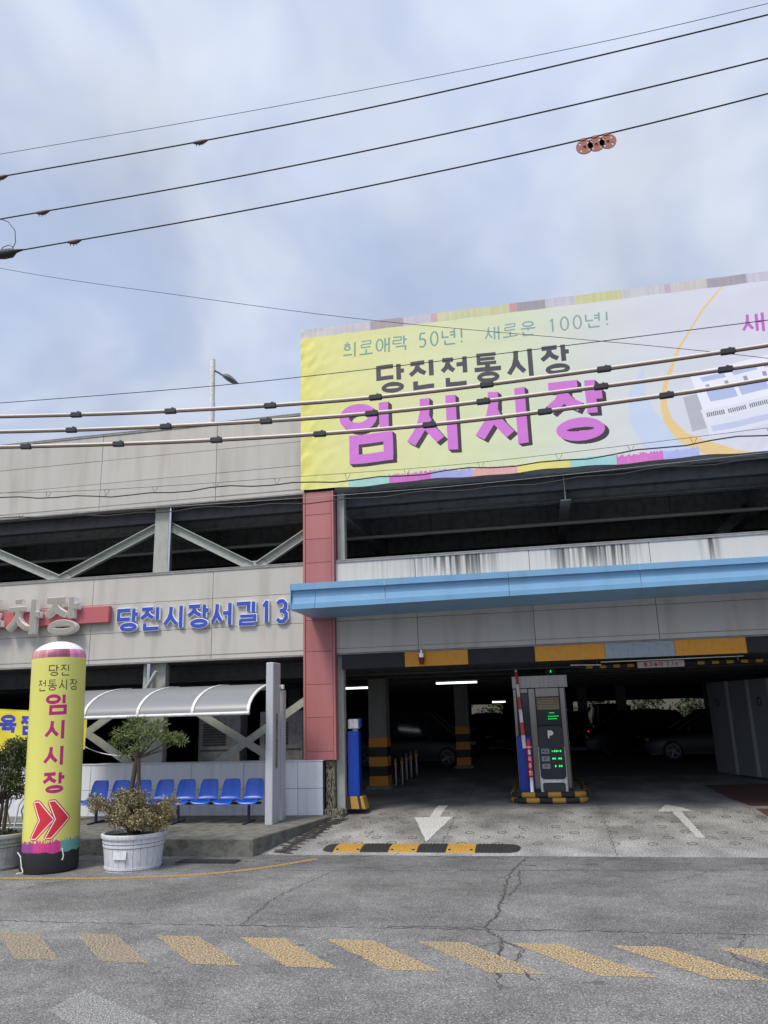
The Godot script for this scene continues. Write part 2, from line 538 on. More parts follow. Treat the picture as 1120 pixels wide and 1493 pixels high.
# thin overcast: one continuous layer of cloud seen from below, brighter overhead and around the veiled sun
func cloud_sky() -> Image:
	var w := 1536
	var h := 768
	var im := Image.create(w, h, false, Image.FORMAT_RGBF)
	var n1 := noise(0.55, 5, 11)
	var n2 := noise(1.3, 5, 23)
	var n3 := noise(2.6, 4, 37)
	var sun := V(-9, 26, 16).normalized()
	var ground := Color(0.10, 0.10, 0.10)
	for y in h:
		var th := PI * (y + 0.5) / h
		var el := cos(th)
		var row := sin(th)
		for x in w:
			if el < -0.03:
				im.set_pixel(x, y, ground)
				continue
			var az := TAU * (x + 0.5) / w
			var d := Vector3(sin(az) * row, el, -cos(az) * row)
			var veil := pow(maxf(0.0, d.dot(sun)), 4.0)
			var p := Vector3(d.x, 0.35 * d.y, d.z) / (maxf(d.y, 0.0) + 0.32) * 1.2
			var a := n1.get_noise_3d(p.x * 1.3, p.y, p.z)
			var q := p + V(a, a * 0.6, -a) * 0.35
			var b := n2.get_noise_3d(q.x, q.y, q.z)
			var c := n3.get_noise_3d(q.x * 1.2, q.y + 7.0, q.z)
			var puff := clampf(0.40 + 0.70 * b + 0.42 * c + 0.30 * a + 0.5 * veil, 0.0, 1.0)
			puff = puff * puff * (3.0 - 2.0 * puff)
			var up := 1.0 + 0.12 * el * el + 1.3 * veil
			var lowdim := lerpf(0.92, 1.0, clampf(el * 3.0, 0.0, 1.0))
			var base := Vector3(0.35, 0.42, 0.57)
			var white := Vector3(0.525, 0.57, 0.665)
			var dim := 1.0 + 0.16 * n1.get_noise_3d(q.x * 2.1 + 9.0, q.y, q.z * 2.1) + 0.10 * n2.get_noise_3d(p.x * 1.9, p.y + 5.0, p.z * 1.9)
			var col := base.lerp(white, puff) * up * lowdim * dim
			im.set_pixel(x, y, Color(col.x, col.y, col.z))
	return im

func build_materials() -> void:
	var w0 := Color(1, 1, 1)
	var grime := tex(noise(0.012, 5, 3), [0.0, 0.35, 0.6, 1.0], [Color(0.80, 0.79, 0.77), Color(0.93, 0.92, 0.91), w0, w0], 512)
	var speck := tex(noise(0.05, 5, 9), [0.0, 0.4, 0.6, 1.0], [Color(0.62, 0.61, 0.6), Color(0.86, 0.86, 0.85), Color(0.97, 0.97, 0.97), w0], 512)
	var rain := tex(noise(0.02, 4, 17), [0.0, 0.35, 0.55, 1.0], [Color(0.90, 0.897, 0.885), Color(0.968, 0.965, 0.96), Color(0.988, 0.988, 0.985), w0], 512)
	var bump := tex(noise(0.04, 4, 31), [0.0, 1.0], [Color.BLACK, Color.WHITE], 512)
	var fine := tex(noise(0.22, 3, 33), [0.0, 1.0], [Color.BLACK, Color.WHITE], 512)
	var mossy_tex := tex(noise(0.012, 6, 19), [0.0, 0.36, 0.5, 1.0], [Color(0.74, 0.74, 0.68), Color(0.86, 0.86, 0.83), Color(0.96, 0.96, 0.95), w0], 512)
	M.grime = grime; M.speck = speck; M.rain = rain; M.bump = bump; M.fine = fine
	var streak := V(0.17, 0.02, 0.17)
	M.panel = []
	for k in 4:
		var c: Array = [[0.495, 0.475, 0.44], [0.505, 0.485, 0.45], [0.48, 0.465, 0.43], [0.50, 0.475, 0.435]][k]
		M.panel.append(weather(mat(lin(c[0], c[1], c[2]), 0.55), rain, streak))
	M.coping = weather(mat(lin(0.26, 0.255, 0.25), 0.5), grime, V(0.5, 0.5, 0.5))
	M.gap = mat(grey(0.05), 0.9)
	M.red = []
	for k in 3:
		M.red.append(weather(mat([lin(0.41, 0.15, 0.15), lin(0.385, 0.14, 0.14), lin(0.425, 0.155, 0.155)][k], 0.5), rain, streak))
	M.blue = []
	for k in 3:
		M.blue.append(weather(mat([lin(0.165, 0.35, 0.57), lin(0.17, 0.36, 0.585), lin(0.16, 0.34, 0.555)][k], 0.42), rain, V(0.15, 0.03, 0.15)))
	M.steel = weather(mat(lin(0.37, 0.385, 0.35), 0.55), rain, V(0.6, 0.3, 0.6))
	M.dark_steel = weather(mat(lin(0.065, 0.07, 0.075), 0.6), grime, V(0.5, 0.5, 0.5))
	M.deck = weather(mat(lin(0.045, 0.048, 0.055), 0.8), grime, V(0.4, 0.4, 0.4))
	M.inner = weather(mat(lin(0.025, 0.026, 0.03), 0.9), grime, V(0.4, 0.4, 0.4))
	M.concrete = weather(mat(lin(0.22, 0.215, 0.205), 0.9), speck, V(0.7, 0.7, 0.7), bump, 0.5)
	M.concrete_old = weather(mat(lin(0.30, 0.29, 0.25), 0.95), tex(noise(0.03, 5, 71), [0.0, 0.38, 0.5, 1.0], [Color(0.12, 0.12, 0.10), Color(0.4, 0.39, 0.33), Color(0.95, 0.93, 0.85), w0], 512), V(1.6, 0.5, 1.6), bump, 2.0)
	M.mossy = weather(mat(lin(0.185, 0.182, 0.165), 0.95), mossy_tex, V(0.45, 0.45, 0.45), bump, 0.8)
	M.tile = []
	for k in 3:
		M.tile.append(weather(mat(grey([0.74, 0.71, 0.765][k]).lerp(Color(0.86, 0.89, 0.95), 0.4), 0.35), rain, V(0.6, 0.05, 0.6)))
	M.floor = weather(mat(lin(0.14, 0.138, 0.132), 0.85), speck, V(0.35, 0.35, 0.35))
	M.asphalt = weather(mat(lin(0.155, 0.155, 0.158), 0.92), speck, V(0.5, 0.5, 0.5), fine, 0.6)
	M.black = mat(grey(0.018), 0.6)
	M.rubber = weather(mat(grey(0.03), 0.75), speck, V(2, 2, 2), fine, 0.3)
	M.rubber_yellow = weather(mat(lin(0.60, 0.34, 0.06), 0.65), speck, V(2, 2, 2), fine, 0.3)
	M.chrome = mat(grey(0.62), 0.18, 1.0)
	M.stainless = weather(mat(lin(0.22, 0.21, 0.195), 0.16, 1.0), rain, V(0.7, 0.1, 0.7))
	M.white = weather(mat(grey(0.74), 0.45), grime, V(0.8, 0.8, 0.8))
	M.white_paint = weather(mat(grey(0.66), 0.5), grime, V(1.2, 1.2, 1.2))
	M.glass_dark = mat(lin(0.02, 0.023, 0.028), 0.08)
	M.seat = mat(lin(0.004, 0.075, 0.47), 0.3)
	M.cab_blue = weather(mat(lin(0.003, 0.04, 0.36), 0.4), rain, V(1, 0.3, 1))
	M.sign_red = mat(lin(0.50, 0.035, 0.045), 0.4)
	M.led = glow(Color(0.1, 1.0, 0.4), 0.75)
	M.orange = weather(mat(lin(0.62, 0.26, 0.03), 0.6), rain, V(0.8, 0.4, 0.8))
	M.stripe_yellow = weather(mat(lin(0.66, 0.28, 0.012), 0.5), rain, V(0.9, 0.4, 0.9))
	M.stripe_black = weather(mat(lin(0.011, 0.012, 0.018), 0.65), grime, V(0.5, 0.5, 0.5))
	M.stripe_grey = weather(mat(lin(0.29, 0.33, 0.38), 0.45), rain, V(0.9, 0.4, 0.9))
	M.tube = glow(Color(0.95, 0.98, 1.0), 2.2)
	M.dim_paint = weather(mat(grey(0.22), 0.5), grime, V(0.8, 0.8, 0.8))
	M.dull_steel = mat(grey(0.16), 0.35, 0.9)
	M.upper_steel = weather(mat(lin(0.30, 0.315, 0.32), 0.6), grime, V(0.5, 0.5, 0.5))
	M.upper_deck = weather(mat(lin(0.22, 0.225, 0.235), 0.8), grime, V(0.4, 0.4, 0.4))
	M.wire_grey = mat(grey(0.42), 0.6)
	M.cable = mat(grey(0.02), 0.6)
	M.rope = mat(grey(0.75), 0.8)
	M.sign_face = weather(mat(lin(0.40, 0.375, 0.33), 0.45), M.speck, V(2, 2, 2))
	M.sign_side = mat(lin(0.84, 0.84, 0.82), 0.35)
	M.poly = mat(lin(0.21, 0.22, 0.235), 0.38)
	M.poly.backlight_enabled = true; M.poly.backlight = Color(0.12, 0.12, 0.13)
	M.post = weather(mat(lin(0.47, 0.49, 0.53), 0.4), rain, streak)
	M.dark_paint = mat(lin(0.025, 0.03, 0.05), 0.5)
	M.leaf = mat(Color.WHITE, 0.6)
	M.leaf.vertex_color_use_as_albedo = true
	M.leaf.backlight_enabled = true; M.leaf.backlight = Color(0.25, 0.28, 0.15)
	M.bark = weather(mat(lin(0.11, 0.085, 0.065), 0.95), M.speck, V(3, 0.8, 3), bump, 1.0)
	M.tub = weather(mat(lin(0.62, 0.64, 0.68), 0.5), tex(noise(0.03, 5, 91), [0.0, 0.3, 0.42, 1.0], [Color(0.80, 0.79, 0.77), Color(0.93, 0.93, 0.92), w0, w0], 512), V(1.2, 0.3, 1.2))
	M.tub_grey = weather(mat(lin(0.40, 0.42, 0.44), 0.5), grime, V(1.2, 1.2, 1.2))
	M.rim_metal = mat(grey(0.11), 0.35, 0.8)
	M.headlamp = mat(grey(0.5), 0.1, 0.4)
	M.tail_lit = glow(Color(1.0, 0.06, 0.08), 0.9)
	M.tail_dark = mat(lin(0.15, 0.01, 0.01), 0.2)
	M.car_black = mat(grey(0.004), 0.4)
	M.car_dark = mat(lin(0.008, 0.009, 0.011), 0.4)
	M.car_white = mat(grey(0.7), 0.3)
	M.col_grey = weather(mat(lin(0.21, 0.21, 0.19), 0.7), rain, streak)
	M.screen_a = weather(mat(lin(0.23, 0.245, 0.265), 0.5), rain, streak)
	M.screen_b = weather(mat(lin(0.21, 0.225, 0.245), 0.5), rain, streak)
	M.cable_beige = mat(lin(0.74, 0.68, 0.58), 0.5)
	M.cable_brown = mat(lin(0.09, 0.055, 0.045), 0.6)
	M.spacer = mat(lin(0.018, 0.019, 0.024), 0.5)
	M.marker = mat(lin(0.30, 0.105, 0.075), 0.55)

# ---------------------------------------------------------------- ground
const ROAD_Y := -0.3
const Z_LIP := 3.05
func ramp_y(z: float) -> float:
	if z > Z_LIP: return ROAD_Y
	if z > -0.8: return lerpf(ROAD_Y, 0.0, (Z_LIP - z) / 3.85)
	return lerpf(0.0, 0.2, clampf((-2.5 - z) / 6.5, 0.0, 1.0))

func jag(cv: Canvas, pts: Array, wide: float, c: Color, rng: RandomNumberGenerator) -> void:
	var prev: Vector2 = pts[0]
	for i in range(1, pts.size()):
		var a: Vector2 = pts[i - 1]
		var b: Vector2 = pts[i]
		var steps := maxi(2, int(a.distance_to(b) / 0.07))
		var nrm := (b - a).orthogonal().normalized()
		for s in range(1, steps + 1):
			var p := a.lerp(b, float(s) / steps) + nrm * rng.randf_range(-0.035, 0.035)
			if s == steps: p = b
			var hw := wide * rng.randf_range(0.35, 1.2) * 0.5
			var nn := (p - prev).orthogonal().normalized() * hw
			cv.poly([prev - nn, p - nn, p + nn, prev + nn], c)
			prev = p

# colour of old asphalt, one texel about a centimetre: stone grains, patches, cracks
func asphalt_image() -> Image:
	var w := 2048
	var h := 1536
	var cv := Canvas.new(w, h, Color.BLACK)
	cv.im.convert(Image.FORMAT_L8)
	var big := noise(0.004, 4, 5).get_image(w, h).get_data()
	var mid_n := noise(0.02, 4, 7).get_image(w, h).get_data()
	var small := noise(0.33, 2, 6).get_image(w, h).get_data()
	var rng := RandomNumberGenerator.new()
	rng.seed = 77
	var d := PackedByteArray()
	d.resize(w * h)
	for i in w * h:
		var z := 3.05 + (i / w) * (10.0 / h)
		var v := 108.0 + (big[i] - 128) * 0.14 + (mid_n[i] - 128) * 0.07 + (small[i] - 128) * 0.20
		var r := rng.randi() & 255
		v += (r - 128) * 0.24
		if r > 242: v += 56.0
		elif r < 14: v -= 34.0
		if z < 4.25: v -= 6.0
		elif z > 7.55: v += 5.0
		d[i] = clampi(int(v), 18, 235)
	cv.im.set_data(w, h, false, Image.FORMAT_L8, d)
	cv.im.convert(Image.FORMAT_RGB8)
	cv.k = Vector2(w / 16.0, h / 10.0); cv.o = Vector2(w * 9.5 / 16.0, -3.05 * h / 10.0)
	var dark := Color(0.19, 0.19, 0.19)
	var mid := Color(0.29, 0.29, 0.285)
	for crack in [[[-0.5, 3.06, -0.74, 4.55, -0.76, 5.68, -0.76, 6.78, -0.9, 7.47, -0.64, 7.99, -0.69, 8.65, -0.6, 9.43], 0.036], [[-0.6, 4.3, -0.55, 5.1, -0.68, 5.9], 0.03], [[-0.9, 7.47, -1.4, 7.50, -2.0, 7.52], 0.035], [[-0.64, 7.99, -0.42, 8.3, -0.5, 8.8, -0.3, 9.2], 0.03],
			[[-0.64, 7.99, -0.95, 8.3, -0.8, 8.7], 0.025], [[-3.53, 4.54, -3.7, 5.43, -3.82, 6.28, -3.78, 7.02, -3.74, 7.66], 0.026], [[-8.6, 6.4, -8.02, 6.28, -7.77, 5.67, -7.35, 5.05], 0.03],
			[[1.9, 7.5, 1.6, 8.3, 2.1, 9.2, 1.9, 9.9], 0.02], [[2.4, 3.9, 1.8, 4.6, 1.2, 5.1], 0.018]]:
		var pts := []
		for i in range(0, crack[0].size(), 2): pts.append(Vector2(crack[0][i], crack[0][i + 1]))
		jag(cv, pts, crack[1] * 0.8, mid, rng)
		jag(cv, pts, crack[1] * 0.42, dark, rng)
		for br in int(pts.size() * 1.5):
			var s0: Vector2 = pts[rng.randi() % pts.size()]
			var s1 := s0 + Vector2(rng.randf_range(-0.3, 0.3), rng.randf_range(-0.25, 0.35))
			jag(cv, [s0, s0.lerp(s1, 0.5) + Vector2(rng.randf_range(-0.06, 0.06), 0), s1], 0.010, mid, rng)
	for seam in [[-4.2, 4.42, 0.2, 4.22, 0.028], [0.2, 4.22, 11.0, 3.45, 0.024], [-11.0, 7.72, -4.5, 7.66, 0.024], [-4.5, 7.66, 0.5, 7.52, 0.03], [0.5, 7.52, 11.0, 7.42, 0.02]]:
		jag(cv, [Vector2(seam[0], seam[1]), Vector2(seam[2], seam[3])], seam[4], dark, rng)
	for k in 70:                                      # damp dirt and litter gathered along the kerb
		var c := Vector2(rng.randf_range(-9.4, -4.4), 3.15 + absf(rng.randfn(0.0, 0.6)))
		var r := rng.randf_range(0.03, 0.22)
		jag(cv, [c - Vector2(r, rng.randf_range(-0.03, 0.03)), c + Vector2(r, 0)], rng.randf_range(0.02, 0.09), [mid, Color(0.28, 0.27, 0.26), Color(0.33, 0.32, 0.30)][k % 3], rng)
	for k in 26:                                      # oil drips and old patches in the lanes
		var c := Vector2(rng.randf_range(-8.0, 6.0), rng.randf_range(4.6, 11.0))
		var r := rng.randf_range(0.02, 0.10)
		jag(cv, [c - Vector2(r, 0), c + Vector2(r, rng.randf_range(-0.02, 0.02))], r * rng.randf_range(0.6, 1.4), Color(0.36, 0.36, 0.36), rng)
	for k in 60:                                      # dark crumbled spots along the joint with the ramp
		var c := Vector2(rng.randf_range(-3.6, 6.0), 3.1 + absf(rng.randfn(0.0, 0.45)))
		var r := rng.randf_range(0.03, 0.14)
		if c.x > 1.2 and rng.randf() < 0.6: continue
		jag(cv, [c - Vector2(r, rng.randf_range(-0.03, 0.03)), c + Vector2(r, 0)], rng.randf_range(0.02, 0.07), mid, rng)
	return cv.im

# colour of the ribbed ramp: pale worn concrete with rings pressed into it, streaks of dirt and one wet trail
func ramp_image() -> Image:
	var w := 2048
	var h := 1024
	var big := noise(0.006, 5, 51).get_image(w, h).get_data()
	var small := noise(0.3, 2, 52).get_image(w, h).get_data()
	var rng := RandomNumberGenerator.new()
	rng.seed = 78
	var d := PackedByteArray()
	d.resize(w * h)
	for i in w * h:
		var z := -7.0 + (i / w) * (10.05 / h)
		var v := 130.0 - 22.0 * clampf((0.8 - z) / 6.0, 0.0, 1.0) + (big[i] - 128) * 0.24 + (small[i] - 128) * 0.50 + ((rng.randi() & 255) - 128) * 0.24  # inward darkening is garage shade painted into the ramp colour
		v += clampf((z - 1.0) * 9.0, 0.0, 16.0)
		d[i] = clampi(int(v), 25, 235)
	var cv := Canvas.new(w, h, Color.BLACK)
	cv.im = Image.create_from_data(w, h, false, Image.FORMAT_L8, d)
	cv.im.convert(Image.FORMAT_RGB8)
	cv.k = Vector2(w / 16.0, h / 10.05); cv.o = Vector2(6.0 * w / 16.0, 7.0 * h / 10.05)
	jag(cv, [Vector2(-4.5, 0.15), Vector2(-4.75, 1.0), Vector2(-4.82, 2.0), Vector2(-4.85, 2.95)], 0.42, Color(0.19, 0.18, 0.16), rng)
	jag(cv, [Vector2(-4.4, 0.1), Vector2(-4.6, 0.8), Vector2(-4.6, 1.9)], 0.26, Color(0.17, 0.165, 0.15), rng)
	for x in [-2.05, 0.95, 3.9, 6.9]:                 # joints of the slab
		jag(cv, [Vector2(x, -6.9), Vector2(x, 3.0)], 0.016, Color(0.30, 0.29, 0.28), rng)
	jag(cv, [Vector2(-5.5, -0.8), Vector2(10, -0.8)], 0.02, Color(0.30, 0.29, 0.28), rng)
	for k in 24:
		var c := Vector2(rng.randf_range(-4.2, 9.0), rng.randf_range(-6.0, 2.9))
		jag(cv, [c, c + Vector2(rng.randf_range(-0.2, 0.2), rng.randf_range(0.2, 0.7))], rng.randf_range(0.01, 0.03), Color(0.34, 0.33, 0.31), rng)
	return cv.im

func sheet(x0: float, x1: float, z0: float, z1: float, y: Callable, nx: int, nz: int) -> Geo:
	var g := Geo.new()
	var rows := []
	for i in nz + 1:
		var z := lerpf(z1, z0, float(i) / nz)
		var row := []
		for j in nx + 1:
			row.append(V(lerpf(x0, x1, float(j) / nx), y.call(z), z))
		rows.append(row)
	g.grid(rows)
	return g

func build_ground() -> void:
	var flat := func(_z): return 0.0
	single("ground", sheet(-400, 400, -400, 400, func(_z): return ROAD_Y - 0.02, 2, 2), M.asphalt, "", "", Vector3.ZERO, "", "structure")
	var am := mat(lin(1.0, 0.985, 0.965), 0.9)
	am.albedo_texture = ImageTexture.create_from_image(asphalt_image())
	am.heightmap_enabled = true; am.heightmap_scale = 0.5
	am.heightmap_texture = am.albedo_texture
	single("road", sheet(-9.5, 6.5, 3.05, 13.05, func(_z): return ROAD_Y, 2, 2), am, "worn grey asphalt road with cracks and old joints", "road", Vector3.ZERO, "", "structure")
	var far := Geo.new()
	single("road", sheet(-60, 60, 13.05, 30, func(_z): return ROAD_Y, 2, 2), M.asphalt, "grey asphalt road surface on the camera side", "road", Vector3.ZERO, "", "structure")
	single("road", sheet(-60, -9.5, -30, 13.05, func(_z): return ROAD_Y, 2, 2), M.asphalt, "grey asphalt road surface beyond the left edge", "road", Vector3.ZERO, "", "structure")
	single("road", sheet(6.5, 60, 3.05, 13.05, func(_z): return ROAD_Y, 2, 2), M.asphalt, "grey asphalt road surface beyond the right edge", "road", Vector3.ZERO, "", "structure")
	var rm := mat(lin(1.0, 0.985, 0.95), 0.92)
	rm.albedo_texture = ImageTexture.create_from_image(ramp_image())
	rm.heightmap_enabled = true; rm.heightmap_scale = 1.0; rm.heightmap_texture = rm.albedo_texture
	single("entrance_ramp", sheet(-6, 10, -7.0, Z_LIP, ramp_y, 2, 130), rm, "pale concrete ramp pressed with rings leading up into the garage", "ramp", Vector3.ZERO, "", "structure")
	var rings := Geo.new()
	var rng := RandomNumberGenerator.new()
	rng.seed = 5
	for iz in 7:
		for ix in 22:
			var x := -4.3 + ix * 0.66 + (0.33 if iz % 2 else 0.0) + rng.randf_range(-0.05, 0.05)
			var z := 2.2 - iz * 0.42 + rng.randf_range(-0.04, 0.04)
			if x < -4.3 or rng.randf() < 0.2: continue
			var seg := 14
			for k in seg:
				if rng.randf() < 0.08: continue
				var a0 := TAU * k / seg
				var a1 := TAU * (k + 1) / seg
				var r0 := 0.072
				var r1 := 0.094
				var q := []
				for s in [[r0, a0], [r1, a0], [r1, a1], [r0, a1]]:
					var px: float = x + cos(s[1]) * s[0]
					var pz: float = z + sin(s[1]) * s[0]
					q.append(V(px, ramp_y(pz) + 0.004, pz))
				rings.face(q, Vector3.UP)
	single("ramp_grooves", rings, mat(lin(0.095, 0.092, 0.082), 0.95), "", "", Vector3.ZERO, "", "structure")
	single("garage_floor", sheet(-20, 10, -26, -7.0, ramp_y, 2, 60), M.floor, "dark concrete floor inside the parking garage", "floor", Vector3.ZERO, "", "structure")
	single("garage_floor", sheet(-20, -6, -7.0, -0.2, ramp_y, 2, 40), M.floor, "dark concrete floor behind the low tiled wall", "floor", Vector3.ZERO, "", "structure")
	var rf := Geo.new()
	var pts := [V(3.75, 0, -4.8), V(4.05, 0, 0.05), V(7.5, 0, 0.05), V(7.5, 0, -4.8)]
	for i in 8:
		var z0 := lerpf(0.05, -4.8, i / 8.0)
		var z1 := lerpf(0.05, -4.8, (i + 1) / 8.0)
		rf.quad(V(lerpf(4.05, 3.75, i / 8.0), ramp_y(z0) + 0.005, z0), V(7.5, ramp_y(z0) + 0.005, z0), V(7.5, ramp_y(z1) + 0.005, z1), V(lerpf(4.05, 3.75, (i + 1) / 8.0), ramp_y(z1) + 0.005, z1))
	single("painted_floor", rf, weather(mat(lin(0.10, 0.045, 0.042), 0.8), M.speck, V(0.6, 0.6, 0.6)), "dull red painted floor strip at the right of the entrance", "floor paint", Vector3.ZERO, "", "structure")
	# raised platform under the shelter
	var p := Geo.new()
	p.xf = Transform3D(Basis(V(1, 0, 0), V(0, 0, -1), V(0, 1, 0)), Vector3.ZERO)   # outline in x / -z, height along y
	var out := PackedVector2Array([Vector2(-5.28, -3.25), Vector2(-4.68, -0.25), Vector2(-4.9, 0.4), Vector2(-20, 0.4), Vector2(-20, -3.25)])
	p.prism(out, -0.5, 0.0, 0.02)
	single("concrete_platform", p, M.mossy, "low grey concrete platform with a stained edge under the shelter", "platform", Vector3.ZERO, "", "structure")
	# gutter grating in front of the platform
	var gr := thing("drain_grate", "narrow steel drain grate in the road beside the white tub", "drain", V(-5.9, ROAD_Y, 3.75))
	var fr := Geo.new()
	fr.span(V(-0.55, 0.0, -0.16), V(0.55, 0.008, 0.16))
	part("grate_bed", fr, M.black, gr)
	var slat := Geo.new()
	slat.span(V(-0.012, 0.006, -0.15), V(0.012, 0.02, 0.15))
	var sm := slat.mesh()
	for k in 21:
		var s := part_mesh("slat", sm, M.dark_steel, gr)
		s.position.x = -0.5 + k * 0.05

# ---------------------------------------------------------------- parking garage
const JOINTS_LEFT := [-20.0, -17.13, -13.96, -10.79, -7.62, -5.33]
const JOINTS_RIGHT := [-4.58, -2.69, -0.12, 2.45, 5.02, 7.59, 10.0]

func panel_rows(b: Node3D, xs: Array, ys: Array, k0: int, stained := false) -> void:
	var k := k0
	for r in ys.size() - 1:
		for i in xs.size() - 1:
			var g := Geo.new()
			var a := V(xs[i] + 0.005, ys[r] + 0.004, -0.05)
			var c := V(xs[i + 1] - 0.005, ys[r + 1] - 0.004, 0.0 + 0.0012 * ((k * 7) % 3))
			g.span(a, c, 0.004)
			var m: Material = M.panel[(k * 5 + k / 3) % 4]
			if stained and r == ys.size() - 2:
				m = M.stained
				for q in g.v.size():
					g.t[q] = Vector2((g.v[q].x + 4.58) / 14.58, (5.57 - g.v[q].y) / 0.72)
			part("wall_panel", g, m, b)
			k += 1

func stain_image() -> Image:
	var w := 2048
	var h := 128
	var rng := RandomNumberGenerator.new()
	rng.seed = 909
	var im := Image.create(w, h, false, Image.FORMAT_RGB8)
	var dark := PackedFloat32Array()
	dark.resize(w)
	var reach := PackedFloat32Array()
	reach.resize(w)
	var n := noise(0.02, 4, 61)
	var nn := noise(0.12, 3, 62)
	for x in w:
		var wx := -4.58 + 14.58 * x / w
		var s := 0.0
		for spot in [[-1.95, 0.62, 0.95], [-1.2, 0.4, 0.6], [0.9, 0.5, 1.0], [1.7, 0.45, 0.85], [3.7, 0.16, 0.95], [-3.5, 0.6, 0.12], [6.5, 0.7, 0.6], [8.6, 0.3, 0.8]]:
			s += spot[2] * exp(-pow((wx - spot[0]) / spot[1], 2.0))
		s = s * clampf(0.55 + 1.3 * nn.get_noise_1d(x * 0.6) + 0.7 * n.get_noise_1d(x), 0.0, 1.4) + 0.06
		dark[x] = clampf(s, 0.0, 1.0)
		reach[x] = 0.6 + 0.7 * clampf(0.5 + nn.get_noise_1d(x * 0.8 + 500.0) * 1.4, 0.0, 1.0)
	for y in h:
		for x in w:
			var t := float(y) / h / reach[x]
			var f := dark[x] * clampf(1.15 - t, 0.0, 1.0)
			if y < 6: f = maxf(f, 0.35 * dark[x])
			f *= 0.80
			var v := 1.0 - f * (0.8 + 0.12 * nn.get_noise_2d(x * 3.0, y * 3.0))
			im.set_pixel(x, y, Color(0.80 * v, 0.79 * v, 0.765 * v))
	return im

func h_beam(g: Geo, a: Vector3, b: Vector3, depth: float, wide: float) -> void:
	var t := 0.022
	g.bar(a, b, t, depth)
	g.bar(a + V(0, depth * 0.5, 0), b + V(0, depth * 0.5, 0), wide, t)
	g.bar(a - V(0, depth * 0.5, 0), b - V(0, depth * 0.5, 0), wide, t)

